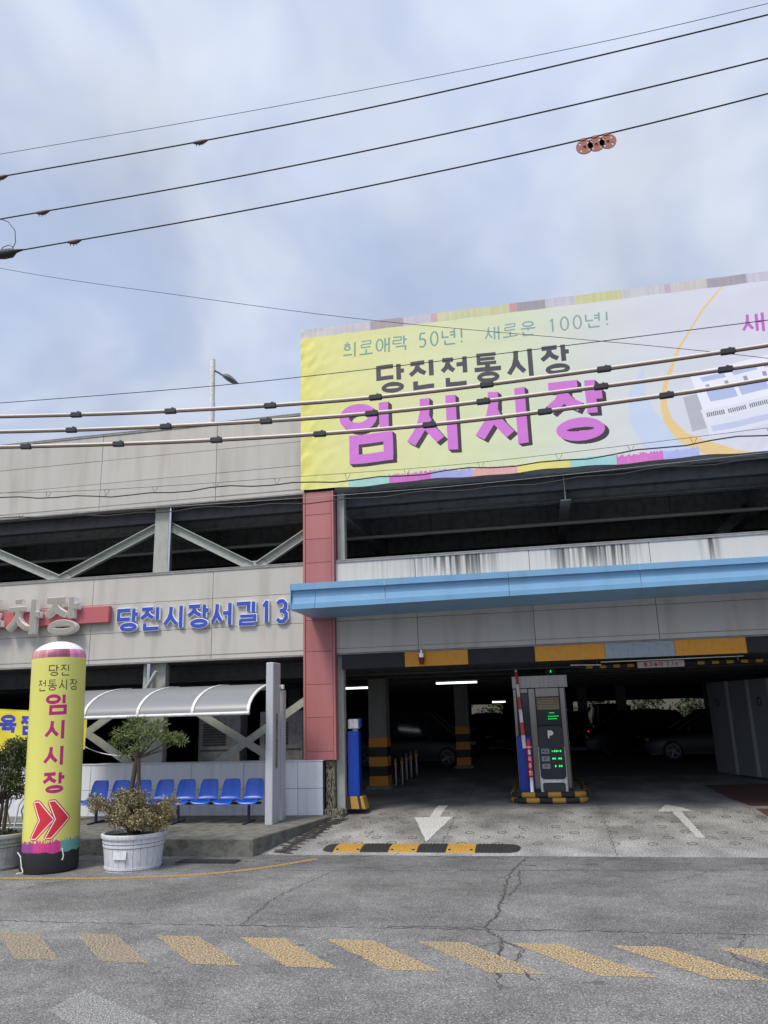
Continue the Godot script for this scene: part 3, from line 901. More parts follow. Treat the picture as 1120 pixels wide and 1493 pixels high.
func build_garage() -> void:
	M.stained = mat(lin(0.98, 0.98, 0.98), 0.6)
	M.stained.albedo_texture = ImageTexture.create_from_image(stain_image())
	var b := thing("parking_garage", "grey panelled two storey parking garage with open decks and red pillar", "building")
	# decks and closed sides
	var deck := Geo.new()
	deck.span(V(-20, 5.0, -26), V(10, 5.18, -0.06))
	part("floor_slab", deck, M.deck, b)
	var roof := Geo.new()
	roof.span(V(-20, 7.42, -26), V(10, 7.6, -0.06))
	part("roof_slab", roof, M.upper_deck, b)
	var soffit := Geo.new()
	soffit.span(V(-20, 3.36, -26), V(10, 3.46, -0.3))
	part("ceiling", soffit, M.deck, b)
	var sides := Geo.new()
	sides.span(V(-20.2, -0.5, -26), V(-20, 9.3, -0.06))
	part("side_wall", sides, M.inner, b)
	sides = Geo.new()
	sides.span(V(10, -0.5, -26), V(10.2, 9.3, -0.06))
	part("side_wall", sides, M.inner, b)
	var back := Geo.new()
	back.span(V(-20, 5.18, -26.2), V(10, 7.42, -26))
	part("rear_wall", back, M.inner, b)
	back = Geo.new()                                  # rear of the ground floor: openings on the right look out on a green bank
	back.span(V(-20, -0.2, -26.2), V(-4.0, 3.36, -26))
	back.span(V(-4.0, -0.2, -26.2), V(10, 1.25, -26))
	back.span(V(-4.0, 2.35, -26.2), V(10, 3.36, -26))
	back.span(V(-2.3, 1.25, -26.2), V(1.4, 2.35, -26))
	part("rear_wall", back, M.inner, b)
	var core := Geo.new()
	core.span(V(-20, 3.44, -0.2), V(10, 5.55, -0.052))
	part("wall_core", core, M.gap, b)
	core = Geo.new()
	core.span(V(-20, 7.30, -0.2), V(10, 9.32, -0.052))
	part("wall_core", core, M.gap, b)
	# cladding panels
	panel_rows(b, JOINTS_LEFT, [3.42, 4.15, 4.85, 5.55], 0)
	panel_rows(b, JOINTS_LEFT, [7.28, 7.99, 8.61, 9.33], 2)
	panel_rows(b, JOINTS_RIGHT, [3.42, 4.15, 4.85, 5.55], 1, true)
	panel_rows(b, JOINTS_RIGHT, [7.28, 7.99, 8.61, 9.33], 3)
	for c in [[-20.0, -5.33, 5.55], [-4.58, 10.0, 5.55], [-20.0, -5.33, 9.33], [-4.58, 10.0, 9.33]]:
		var g := Geo.new()
		g.span(V(c[0], c[2] + 0.003, -0.24), V(c[1], c[2] + 0.03, 0.022), 0.006)
		g.span(V(c[0], c[2] - 0.04, 0.006), V(c[1], c[2] + 0.001, 0.02))
		part("coping", g, M.coping, b)
	for c in [[-20.0, -5.33, 3.42], [-4.58, 10.0, 3.42], [-20.0, -5.33, 7.28], [-4.58, 10.0, 7.28]]:
		var g := Geo.new()
		g.span(V(c[0], c[2] - 0.03, -0.24), V(c[1], c[2] - 0.002, 0.012), 0.004)
		g.span(V(c[0], c[2] + 0.10, 0.0035), V(c[1], c[2] + 0.115, 0.008))
		part("drip_edge", g, M.coping, b)
	# red clad pillar
	var pc := Geo.new()
	pc.span(V(-5.325, 1.13, -0.34), V(-4.585, 7.26, 0.078))
	var pil := part("pillar", pc, M.red[1], b, "tall red panelled pillar between the two wings")
	var k := 0
	var cuts := [1.12, 1.30, 2.03, 2.745, 3.475, 4.19, 4.9, 5.53, 6.1, 6.69, 7.26]
	for i in cuts.size() - 1:
		var g := Geo.new()
		g.span(V(-5.27, cuts[i] + 0.004, 0.076), V(-4.64, cuts[i + 1] - 0.004, 0.098 + 0.001 * (k % 2)), 0.005)
		part("cladding_panel", g, M.red[k % 3], pil)
		k += 1
	for sx in [-5.33, -4.632]:
		var g := Geo.new()
		g.span(V(sx, 1.12, 0.07), V(sx + 0.052, 7.26, 0.112), 0.006)
		part("corner_trim", g, M.red[2], pil)
	var foot := Geo.new()
	foot.span(V(-4.86, -0.1, -0.30), V(-4.66, 1.118, -0.02), 0.012)
	part("pillar_base", foot, M.concrete_old, b, "mouldy weathered concrete stub under the red pillar")
	foot = Geo.new()
	foot.span(V(-4.93, -0.1, -0.32), V(-4.47, 0.11, 0.07), 0.02)
	part("footing", foot, M.concrete_old, b)
	# steel columns, each an H section behind the face
	for c in [[-4.65, -4.46, -0.02, 3.4], [-4.56, -4.38, 5.58, 7.3]]:
		var g := Geo.new()
		g.span(V(c[0], c[2], -0.36), V(c[1], c[3], -0.14), 0.008)
		part("steel_column", g, M.steel, b)
	for c in [[-9.44, -8.86, -0.02, 3.4], [-9.32, -8.94, 5.56, 7.3], [-15.9, -15.5, 5.56, 7.3], [-15.9, -15.4, 0.0, 3.4], [5.4, 5.75, 5.56, 7.3]]:
		var g := Geo.new()
		var z := -0.36
		g.span(V(c[0], c[2], z), V(c[1], c[3], z + 0.16), 0.006)
		g.span(V(c[0] + 0.12, c[2], z - 0.3), V(c[1] - 0.12, c[3], z))
		part("steel_column", g, M.steel, b)
	# downpipe at the second storey column
	var dp := Geo.new()
	dp.tube([V(-8.87, 5.6, -0.14), V(-8.87, 7.27, -0.14)], 0.035, 12)
	part("downpipe", dp, M.chrome, b)
	dp = Geo.new()
	dp.tube([V(-9.22, 3.38, -0.06), V(-9.22, 2.62, -0.06)], 0.055, 12)
	part("downpipe", dp, M.chrome, b)
	dp = Geo.new()
	dp.tube([V(-8.98, 3.2, 0.02), V(-9.22, 2.82, 0.02), V(-9.42, 2.62, 0.02)], 0.045, 12)
	part("downpipe", dp, M.steel, b)
	# upper storey V braces and gussets
	for s in [[-11.93, 5.62, -9.30, 6.78], [-11.95, 5.62, -14.6, 6.78], [-6.78, 5.64, -8.92, 6.78], [-6.6, 5.62, -4.5, 6.86], [-18.4, 5.62, -15.9, 6.78], [7.2, 5.62, 5.75, 6.9], [3.9, 5.55, 5.4, 6.9]]:
		var g := Geo.new()
		var bz := -0.34 if s[0] < 0.0 else -3.2
		var a := V(s[0], s[1], bz)
		var e := V(s[2], s[3], bz)
		g.bar(a, e, 0.02, 0.20)
		var nn: Vector3 = Vector3(0, 0, 1).cross(e - a).normalized()
		g.bar(a + nn * 0.1 + V(0, 0, 0.05), e + nn * 0.1 + V(0, 0, 0.05), 0.12, 0.02)
		g.bar(a - nn * 0.1 + V(0, 0, 0.05), e - nn * 0.1 + V(0, 0, 0.05), 0.12, 0.02)
		part("brace", g, M.steel if s[0] < 0.0 else M.dark_steel, b)
	for x in [-11.94, -6.69]:
		var g := Geo.new()
		g.prism(PackedVector2Array([Vector2(x - 0.42, 5.56), Vector2(x + 0.42, 5.56), Vector2(x + 0.22, 5.76), Vector2(x - 0.22, 5.76)]), -0.31, -0.295)
		part("gusset_plate", g, M.steel, b)
	# ground floor cross brace behind the shelter
	for s in [[-8.75, 2.62, -5.75, 0.9], [-7.75, 0.95, -4.7, 2.85], [-9.5, 0.95, -12.3, 2.7], [-12.3, 0.95, -9.5, 2.7]]:
		var g := Geo.new()
		g.bar(V(s[0], s[1], -0.3), V(s[2], s[3], -0.3 if s[1] > 2 else -0.27), 0.02, 0.17)
		g.bar(V(s[0], s[1], -0.33), V(s[2], s[3], -0.33), 0.09, 0.14)
		part("brace", g, M.steel, b)
	# beams of both decks: along the front and going in
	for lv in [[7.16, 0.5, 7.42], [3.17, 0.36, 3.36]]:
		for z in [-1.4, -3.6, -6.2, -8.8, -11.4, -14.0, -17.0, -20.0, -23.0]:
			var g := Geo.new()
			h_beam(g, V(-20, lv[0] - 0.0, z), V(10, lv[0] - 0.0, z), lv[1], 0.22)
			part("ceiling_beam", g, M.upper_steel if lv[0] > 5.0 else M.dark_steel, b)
	for x in [-15.7, -9.1, -4.5, 0.8, 5.5]:
		var g := Geo.new()
		h_beam(g, V(x, 7.0, -25.8), V(x, 7.0, -0.35), 0.62, 0.24)
		part("ceiling_girder", g, M.upper_steel, b)
	var edge := Geo.new()
	edge.span(V(-20, 6.95, -0.62), V(10, 7.27, -0.40), 0.01)
	part("edge_beam", edge, M.dark_steel, b)
	# pipes hung under the upper deck
	for s in [[6.62, -2.4, 0.05], [6.45, -4.6, 0.035], [6.3, -7.4, 0.04]]:
		var g := Geo.new()
		g.tube([V(-19.8, s[0], s[1]), V(9.8, s[0], s[1])], s[2], 10)
		part("ceiling_pipe", g, M.steel, b)
	for x in range(-18, 10, 3):
		var g := Geo.new()
		g.tube([V(x + 0.4, 6.6, -2.4), V(x + 0.4, 7.4, -2.4)], 0.012, 6)
		part("pipe_hanger", g, M.dark_steel, b)
	# lintel with painted blocks over the entrance
	var xs := [-4.46, -3.01, -1.6, -0.155, 1.31, 2.73, 4.13, 5.55, 7.0, 8.5, 10.0]
	var kinds := [M.stripe_black, M.stripe_yellow, M.stripe_black, M.stripe_yellow, M.stripe_grey, M.stripe_yellow, M.stripe_black, M.stripe_yellow, M.stripe_black, M.stripe_yellow]
	var lin_g := Geo.new()
	lin_g.span(V(-4.46, 3.075, -0.3), V(10, 3.388, -0.035))
	var lintel := part("entrance_lintel", lin_g, M.gap, b)
	for i in xs.size() - 1:
		var g := Geo.new()
		g.span(V(xs[i] + 0.002, 3.065, -0.034), V(xs[i + 1] - 0.002, 3.388, -0.012 + 0.001 * (i % 2)), 0.004)
		part("lintel_panel", g, kinds[i], lintel)
	# tiled parapet behind the bench
	var lw := Geo.new()
	lw.span(V(-20, -0.02, -0.2), V(-4.885, 1.085, 0.118))
	var wall := part("low_wall", lw, M.gap, b, "low wall faced with pale grey tiles behind the bench")
	var tx := [-20.0, -17.95, -16.7, -15.45, -14.2, -12.95, -11.7, -10.45, -9.2, -7.95, -6.7, -5.45, -4.88]
	k = 0
	for i in tx.size() - 1:
		for r in [[-0.02, 0.545], [0.545, 1.10]]:
			var g := Geo.new()
			g.span(V(tx[i] + 0.004, r[0] + 0.004, 0.116), V(tx[i + 1] - 0.004, r[1] - 0.004, 0.15 + 0.0015 * (k % 3)), 0.005)
			part("tile", g, M.tile[(k * 2 + i) % 3], wall)
			k += 1
	var capg := Geo.new()
	capg.span(V(-20, 1.10, -0.21), V(-4.875, 1.125, 0.165), 0.006)
	part("wall_cap", capg, M.tile[1], wall)
	# louvred air conditioning cabinets standing dim behind the cross brace
	for x in [-7.95, -6.35]:
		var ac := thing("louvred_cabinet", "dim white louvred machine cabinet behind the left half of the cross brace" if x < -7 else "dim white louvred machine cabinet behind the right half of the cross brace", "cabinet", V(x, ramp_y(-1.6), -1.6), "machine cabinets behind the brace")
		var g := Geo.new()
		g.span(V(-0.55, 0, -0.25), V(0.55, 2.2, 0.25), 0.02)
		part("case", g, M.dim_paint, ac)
		for q in 9:
			g = Geo.new()
			g.box(V(-0.12, 1.45 + q * 0.06, 0.262), V(0.6, 0.03, 0.03), 0.004, Basis(Vector3.RIGHT, 0.5))
			part("louvre", g, M.dark_steel, ac)
		g = Geo.new()
		g.span(V(-0.5, 1.30, 0.248), V(0.5, 1.33, 0.262))
		part("trim", g, M.dark_steel, ac)
	# roof lamp post
	var lp := thing("lamp_post", "slim white lamp post with one grey lamp head standing on the garage roof", "street lamp", V(-9.6, 7.6, -4.0))
	var g2 := Geo.new()
	g2.tube([V(0, 0, 0), V(0, 4.1, 0)], 0.10, 14)
	g2.tube([V(0, 4.1, 0), V(-0.02, 5.6, 0)], 0.085, 14)
	part("pole", g2, M.white, lp)
	g2 = Geo.new()
	g2.tube([V(0.05, 5.22, 0), V(0.2, 5.12, 0), V(0.42, 4.96, 0)], 0.03, 10)
	part("arm", g2, M.dark_steel, lp)
	g2 = Geo.new()
	var rows := []
	for i in 9:
		var t := i / 8.0
		var row := []
		var wd := 0.24 * sin(PI * clampf(0.12 + t * 0.86, 0, 1)) + 0.02
		for j in 13:
			var a := TAU * j / 12.0
			row.append(V(0.36 + t * 0.5, 4.97 - t * 0.28 + sin(a) * wd * (0.55 if sin(a) > 0 else 0.35), cos(a) * wd))
		rows.append(row)
	g2.grid(rows)
	part("lamp_head", g2, mat(lin(0.11, 0.115, 0.12), 0.4), lp)
	# blue entrance canopy
	var ca := thing("entrance_canopy", "long light blue metal canopy over the garage entrance", "canopy", V(0, 4.2, 0))
	var cy := func(x: float, y: float) -> float:         # the canopy is a little deeper at its left end
		var t := clampf((x + 5.13) / 9.7, 0.0, 1.6)
		return lerpf(0.05, 0.11, t) + (y - 0.02) / 0.60 * lerpf(0.55, 0.45, t)
	var seg := [-5.13, -4.61, -3.1, -0.55, 2.0, 4.55, 7.1, 10.0]
	for i in seg.size() - 1:
		var fac := Geo.new()
		var a: float = seg[i] + 0.004
		var c: float = seg[i + 1] - 0.004
		# folded profile, swept along x: upper lip, recess, face, lower roll
		var prof := [Vector2(1.50, 0.62), Vector2(1.62, 0.62), Vector2(1.62, 0.47), Vector2(1.565, 0.455), Vector2(1.55, 0.30), Vector2(1.57, 0.17), Vector2(1.60, 0.155), Vector2(1.60, 0.03), Vector2(1.585, 0.02), Vector2(1.5, 0.02)]
		for q in prof.size() - 1:
			fac.quad(V(a, cy.call(a, prof[q + 1].y), prof[q + 1].x), V(c, cy.call(c, prof[q + 1].y), prof[q + 1].x), V(c, cy.call(c, prof[q].y), prof[q].x), V(a, cy.call(a, prof[q].y), prof[q].x))
		part("fascia_panel", fac, M.blue[i % 3], ca)
		var sof := Geo.new()
		var bk := lerpf(0.03, 0.10, clampf((seg[i] + 5.13) / 9.7, 0.0, 1.6))
		var bk2 := lerpf(0.03, 0.10, clampf((seg[i + 1] + 5.13) / 9.7, 0.0, 1.6))
		for th in [0.0, 0.02]:
			sof.face([V(a, bk + th, 0.02), V(c, bk2 + th, 0.02), V(c, cy.call(c, 0.02) + th, 1.51), V(a, cy.call(a, 0.02) + th, 1.51)], V(0, -1 if th == 0.0 else 1, 0))
		part("soffit_panel", sof, M.blue[(i + 1) % 3], ca)
	var endp := Geo.new()
	endp.span(V(-5.15, 0.05, 0.12), V(-5.132, 0.60, 1.61), 0.003)
	part("end_panel", endp, M.blue[0], ca)
	var top := Geo.new()
	top.span(V(-5.12, 0.40, 0.12), V(10, 0.42, 1.5))
	part("roof_sheet", top, M.blue[1], ca)
	for x in seg.slice(1, -1):
		var j := Geo.new()
		j.span(V(x - 0.007, cy.call(x, 0.03), 1.52), V(x + 0.007, cy.call(x, 0.61), 1.548))
		part("joint_strip", j, M.black, ca)
	# warning light hung from the lintel
	var wl := thing("warning_light", "small red warning beacon with silver cap on the yellow lintel block", "warning light", V(-2.62, 3.10, 0.06))
	g2 = Geo.new()
	g2.lathe(Vector3.ZERO, [Vector2(0.0, 0.0), Vector2(0.045, 0.0), Vector2(0.07, 0.15), Vector2(0.0, 0.15)], 18)
	part("lens", g2, mat(lin(0.16, 0.008, 0.012), 0.25), wl)
	g2 = Geo.new()
	g2.lathe(V(0, 0.15, 0), [Vector2(0.0, 0.0), Vector2(0.065, 0.0), Vector2(0.065, 0.09), Vector2(0.03, 0.1), Vector2(0.03, 0.16), Vector2(0, 0.16)], 18)
	part("cap", g2, M.chrome, wl)
	g2 = Geo.new()
	g2.span(V(-0.02, 0.22, -0.08), V(0.02, 0.26, 0.0))
	part("bracket", g2, M.chrome, wl)

# ---------------------------------------------------------------- printed banner over the right wing
func build_banner() -> void:
	var x0 := -5.37
	var x1 := 8.63
	var y0 := 7.30
	var y1 := 11.55
	var w := 2048
	var h := 622
	var cv := Canvas.new(w, h, Color.WHITE)
	var cols := [[0.0, Color(0.885, 0.865, 0.46)], [0.05, Color(0.885, 0.88, 0.57)], [0.22, Color(0.865, 0.88, 0.68)], [0.36, Color(0.84, 0.875, 0.73)], [0.50, Color(0.845, 0.865, 0.845)], [0.62, Color(0.85, 0.86, 0.90)], [1.0, Color(0.87, 0.87, 0.93)]]
	for x in w:
		var t := float(x) / w
		for i in cols.size() - 1:
			if t >= cols[i][0] and t <= cols[i + 1][0]:
				cv.im.fill_rect(Rect2i(x, 0, 1, h), cols[i][1].lerp(cols[i + 1][1], (t - cols[i][0]) / (cols[i + 1][0] - cols[i][0])))
				break
	cv.k = Vector2(w / (x1 - x0), -h / (y1 - y0)); cv.o = Vector2(-x0 * cv.k.x, -y1 * cv.k.y)
	# pale blue sweep and orange crescent of the drawing
	var arc := func(inner: Array, outer: Array, c: Color) -> void:
		var a := Curve2D.new()
		var pts := []
		for q in inner: pts.append(q)
		outer.reverse()
		for q in outer: pts.append(q)
		cv.poly(pts, c)
	var ell := func(cx: float, cy: float, rx: float, ry: float, a0: float, a1: float) -> Array:
		var out := []
		for i in 49:
			var a := deg_to_rad(lerpf(a0, a1, i / 48.0))
			out.append(Vector2(cx + cos(a) * rx, cy + sin(a) * ry))
		return out
	var sweep := func(spine: Array, c: Color) -> void:
		var line := Curve2D.new()
		for i in spine.size():
			var pa: Array = spine[maxi(i - 1, 0)]
			var pb: Array = spine[mini(i + 1, spine.size() - 1)]
			var tg := Vector2(pb[0] - pa[0], pb[1] - pa[1]) / 6.0
			line.add_point(Vector2(spine[i][0], spine[i][1]), -tg, tg)
		var L := line.get_baked_length()
		var side_a := []
		var side_b := []
		for i in 61:
			var t := i / 60.0
			var p := line.sample_baked(L * t)
			var d := (line.sample_baked(minf(L, L * t + 0.02)) - line.sample_baked(maxf(0.0, L * t - 0.02))).normalized().orthogonal()
			var f := t * (spine.size() - 1)
			var k := mini(int(f), spine.size() - 2)
			var wd: float = lerpf(spine[k][2], spine[k + 1][2], f - k) * 0.5
			side_a.append(p + d * wd); side_b.push_front(p - d * wd)
		cv.poly(side_a + side_b, c)
	sweep.call([[2.75, 9.5, 0.05], [2.55, 8.9, 0.35], [2.62, 8.3, 0.6], [2.9, 7.8, 0.75], [3.3, 7.3, 0.8]], Color(0.79, 0.84, 0.93))
	sweep.call([[4.85, 11.5, 0.03], [4.2, 10.78, 0.05], [3.56, 9.87, 0.045], [3.19, 9.07, 0.06], [3.09, 8.58, 0.09], [3.15, 8.17, 0.15], [3.40, 7.77, 0.24], [3.78, 7.5, 0.30], [4.5, 7.22, 0.30], [5.2, 7.1, 0.25]], Color(0.925, 0.80, 0.57))
	# printed view of a long white market building with blue roof panels
	var iso := func(u: float, v: float) -> Vector2:
		return Vector2(3.92 + u, 8.66 + u * 0.16 + v)
	var quad := func(u0: float, v0: float, u1: float, v1: float, sk: float, c: Color) -> void:
		cv.poly([iso.call(u0, v0), iso.call(u1, v0), iso.call(u1 + sk, v1), iso.call(u0 + sk, v1)], c)
	quad.call(-0.30, -0.75, 0.02, 0.1, -0.1, Color(0.72, 0.73, 0.76))
	quad.call(0.05, -0.95, 3.6, -0.30, -0.12, Color(0.90, 0.91, 0.96))
	quad.call(-0.02, -0.32, 3.6, 0.62, -0.18, Color(0.94, 0.945, 0.99))
	for i in 5:
		quad.call(0.16 + i * 0.66, -0.16, 0.74 + i * 0.66, 0.10, -0.06, Color(0.70, 0.75, 0.90))
		quad.call(0.06 + i * 0.66, 0.34, 0.56 + i * 0.66, 0.46, -0.05, Color(0.72, 0.77, 0.91))
		for q in 14: quad.call(0.17 + i * 0.66 + q * 0.04, -0.15, 0.175 + i * 0.66 + q * 0.04, 0.09, -0.06, Color(0.80, 0.83, 0.95))
		for q in 9: quad.call(0.05 + i * 0.45 + q * 0.043, -0.50, 0.075 + i * 0.45 + q * 0.043, -0.40, -0.01, Color(0.45, 0.46, 0.47))
		quad.call(0.12 + i * 0.40, 0.15, 0.20 + i * 0.40, 0.26, -0.02, Color(0.62, 0.63, 0.68))
	quad.call(0.12, -0.86, 3.6, -0.72, -0.02, Color(0.79, 0.82, 0.92))
	# edge blocks like strips of coloured cloth
	var tops := [[-5.37, -4.48, Color(0.80, 0.80, 0.80)], [-4.48, -3.56, Color(0.79, 0.76, 0.80)], [-3.56, -2.72, Color(0.58, 0.52, 0.58)], [-2.72, -2.04, Color(0.77, 0.75, 0.83)], [-2.04, -1.88, Color(0.80, 0.62, 0.62)], [-1.88, -0.13, Color(0.80, 0.82, 0.55)], [-0.13, 0.06, Color(0.82, 0.52, 0.55)], [0.06, 0.72, Color(0.56, 0.53, 0.57)], [0.72, 1.41, Color(0.79, 0.77, 0.84)], [1.41, 2.47, Color(0.82, 0.82, 0.50)], [2.47, 3.44, Color(0.80, 0.80, 0.82)], [3.44, 3.58, Color(0.76, 0.66, 0.78)], [3.58, 4.37, Color(0.82, 0.79, 0.77)], [4.37, 5.22, Color(0.60, 0.57, 0.63)], [5.22, 6.3, Color(0.80, 0.78, 0.86)], [6.3, 7.4, Color(0.84, 0.76, 0.66)], [7.4, 8.63, Color(0.70, 0.62, 0.72)]]
	var rng := RandomNumberGenerator.new()
	rng.seed = 4
	for t in tops:
		for q in 24:
			var a: float = lerpf(t[0], t[1], q / 24.0)
			var c: Color = t[2]
			c = c.lerp(Color(0.83, 0.82, 0.83), 0.32).darkened(rng.randf() * 0.05)
			cv.poly([Vector2(a, 11.31 + rng.randf() * 0.01), Vector2(lerpf(t[0], t[1], (q + 1.0) / 24.0), 11.31), Vector2(lerpf(t[0], t[1], (q + 1.0) / 24.0), 11.6), Vector2(a, 11.6)], c)
	var lows := [[-4.19, -3.2, Color(0.62, 0.81, 0.79)], [-3.2, -2.21, Color(0.80, 0.42, 0.76)], [-2.21, -1.24, Color(0.64, 0.65, 0.88)], [-1.24, -0.22, Color(0.88, 0.65, 0.64)], [-0.22, 0.95, Color(0.89, 0.85, 0.47)], [0.95, 1.96, Color(0.60, 0.82, 0.82)], [1.96, 2.95, Color(0.84, 0.45, 0.77)], [2.95, 3.7, Color(0.68, 0.72, 0.92)], [5.6, 6.6, Color(0.88, 0.68, 0.60)], [6.6, 7.6, Color(0.62, 0.82, 0.80)]]
	for t in lows:
		for q in 30:
			var a: float = lerpf(t[0], t[1], q / 30.0)
			var hh := 7.49 + rng.randf_range(-0.025, 0.03)
			cv.poly([Vector2(a, 7.2), Vector2(lerpf(t[0], t[1], (q + 1.0) / 30.0), 7.2), Vector2(lerpf(t[0], t[1], (q + 1.0) / 30.0), hh), Vector2(a, hh)], t[2].lightened(rng.randf() * 0.08))
	# lettering
	print_text(cv, "희로애락 50년!", -4.30, 10.62, 0.5, 0.44, 0.050, Color(0.45, 0.62, 0.59), 0.10, true, Vector2(0.03, 0.012), 3.06)
	print_text(cv, "새로운 100년!", -0.78, 10.63, 0.5, 0.40, 0.050, Color(0.53, 0.65, 0.64), 0.10, true, Vector2(0.03, 0.01), 2.94)
	print_text(cv, "당진전통시장", -3.46, 9.55, 0.72, 0.82, 0.072, Color(0.26, 0.25, 0.30), 0.05, false, Vector2.ZERO, 4.66)
	for s in 10:
		var e := (10 - s) * 0.0085
		print_text(cv, "임시시장", -4.42 + e, 7.86 - e, 1.4, 1.62, 0.077, Color(0.20, 0.15, 0.20), 0.13, false, Vector2.ZERO, 6.30)
	print_text(cv, "임시시장", -4.42, 7.86, 1.4, 1.62, 0.077, Color(0.82, 0.47, 0.83), 0.13, false, Vector2.ZERO, 6.30)
	print_text(cv, "새", 4.93, 10.05, 0.52, 0.52, 0.06, Color(0.76, 0.42, 0.78), 0.1, true, Vector2(0.06, 0.02))
	var m := mat(Color(0.97, 0.97, 0.97), 0.55)
	m.albedo_texture = ImageTexture.create_from_image(cv.im)
	m.texture_repeat = false
	var g := Geo.new()
	var f1 := noise(0.9, 3, 41)
	var f2 := noise(2.2, 3, 42)
	var rows := []
	for i in 61:
		var row := []
		var ty := i / 60.0
		for j in 221:
			var tx := j / 220.0
			var x := lerpf(x0, x1, tx)
			var y := lerpf(y0, y1, ty)
			var ed := exp(-tx * 22.0)
			var lowd := exp(-ty * 9.0)
			var z := 0.15 + f1.get_noise_2d(x * 0.35, y * 0.9) * 0.008 + f2.get_noise_2d(x * 1.0 - y * 0.9, y * 0.7 + x * 0.5) * (0.0008 + 0.022 * ed + 0.005 * lowd)
			y += (0.018 * sin(x * 2.1) + 0.01 * sin(x * 5.3)) * (1.0 - ty) - 0.012 * absf(sin(x * 3.0)) * ty
			row.append(V(x, y, z))
		rows.append(row)
	g.grid(rows)
	var bn := thing("banner", "huge yellow and white printed banner with pink lettering above the entrance", "banner", V(0, 0, 0))
	part("printed_sheet", g, m, bn)
	var fr := Geo.new()
	for y in [7.42, 9.4, 11.46]: fr.span(V(x0 + 0.03, y - 0.03, 0.03), V(x1 - 0.03, y + 0.03, 0.09))
	for k in 9:
		var x := lerpf(x0 + 0.06, x1 - 0.06, k / 8.0)
		fr.span(V(x - 0.025, 7.4, -0.02), V(x + 0.025, 11.45, 0.028))
	part("frame", fr, M.steel, bn)
	var st := Geo.new()
	for k in 9:
		var x := lerpf(x0 + 0.06, x1 - 0.06, k / 8.0)
		st.bar(V(x, 11.2, 0.0), V(x, 9.4, -1.6), 0.05, 0.05)
	part("back_stay", st, M.steel, bn)

func sign_letters(text: String, called: String, label: String, x: float, y: float, fit: float, h: float, hw: float, gap: float, face_m: Material, side_m: Material, deep: float, round_ends: bool, parent: Node3D, stand := 0.16, fat := 0.03) -> void:
	var total := 0.0
	for ch in text: total += glyph(ch, hw).adv + gap
	total -= gap
	var w := fit / total
	var at := 0.0
	for ch in text:
		var gl := glyph(ch, hw)
		var g := Geo.new()
		g.xf = Transform3D(Basis(), V(x + at * w, y, stand))
		letter_geo(g, ch, w, h, hw, -0.01, deep, 0.0, round_ends, fat)
		var body := part("letter", g, side_m, parent)
		g = Geo.new()
		g.xf = Transform3D(Basis(), V(x + at * w, y, stand))
		letter_geo(g, ch, w, h, hw, deep, deep + 0.012, 0.0, round_ends)
		part("letter_face", g, face_m, body)
		at += gl.adv + gap

func build_wall_signs() -> void:
	var s := thing("address_sign", "row of raised blue Korean letters ending in 13 on the grey wall", "sign", V(0, 0, 0))
	sign_letters("당진시장서길13", "letter", "", -10.08, 4.15, 4.42, 0.60, 0.071, 0.02, mat(lin(0.035, 0.075, 0.42), 0.35), mat(lin(0.80, 0.82, 0.86), 0.4), 0.05, false, s, 0.02)
	var p := thing("parking_sign", "large silver raised Korean letters on a red bar at the left edge", "sign", V(0, 0, 0))
	var g := Geo.new()
	g.span(V(-15.2, 4.40, 0.01), V(-10.24, 4.81, 0.15), 0.015)
	part("red_bar", g, mat(lin(0.44, 0.11, 0.12), 0.45), p)
	sign_letters("주차장", "letter", "", -14.02, 4.13, 3.08, 0.98, 0.066, 0.02, M.sign_face, M.sign_side, 0.14, true, p, 0.155, 0.012)
	# yellow shop banner hung in the opening at the far left
	var cv := Canvas.new(512, 160, Color(0.90, 0.84, 0.25))
	cv.k = Vector2(160, -160); cv.o = Vector2(0, 160)
	cv.poly([Vector2(0, 0.96), Vector2(3.2, 0.96), Vector2(3.2, 1.0), Vector2(0, 1.0)], Color(0.80, 0.74, 0.20))
	print_text(cv, "육점", 0.80, 0.38, 0.56, 0.50, 0.085, Color(0.22, 0.25, 0.72), 0.06)
	var m := mat(Color(0.96, 0.96, 0.96), 0.6)
	m.albedo_texture = ImageTexture.create_from_image(cv.im)
	var rows := []
	for i in 9:
		var row := []
		for j in 41:
			var tx := j / 40.0
			row.append(V(lerpf(-13.75, -10.57, tx), lerpf(1.47, 2.50 - 0.22 * tx, i / 8.0), 0.25 + 0.03 * sin(tx * 13.0) + 0.012 * sin(tx * 31.0 + i)))
		rows.append(row)
	g = Geo.new()
	g.grid(rows)
	single("shop_banner", g, m, "small yellow cloth banner with blue letters hung low at the left edge", "banner")

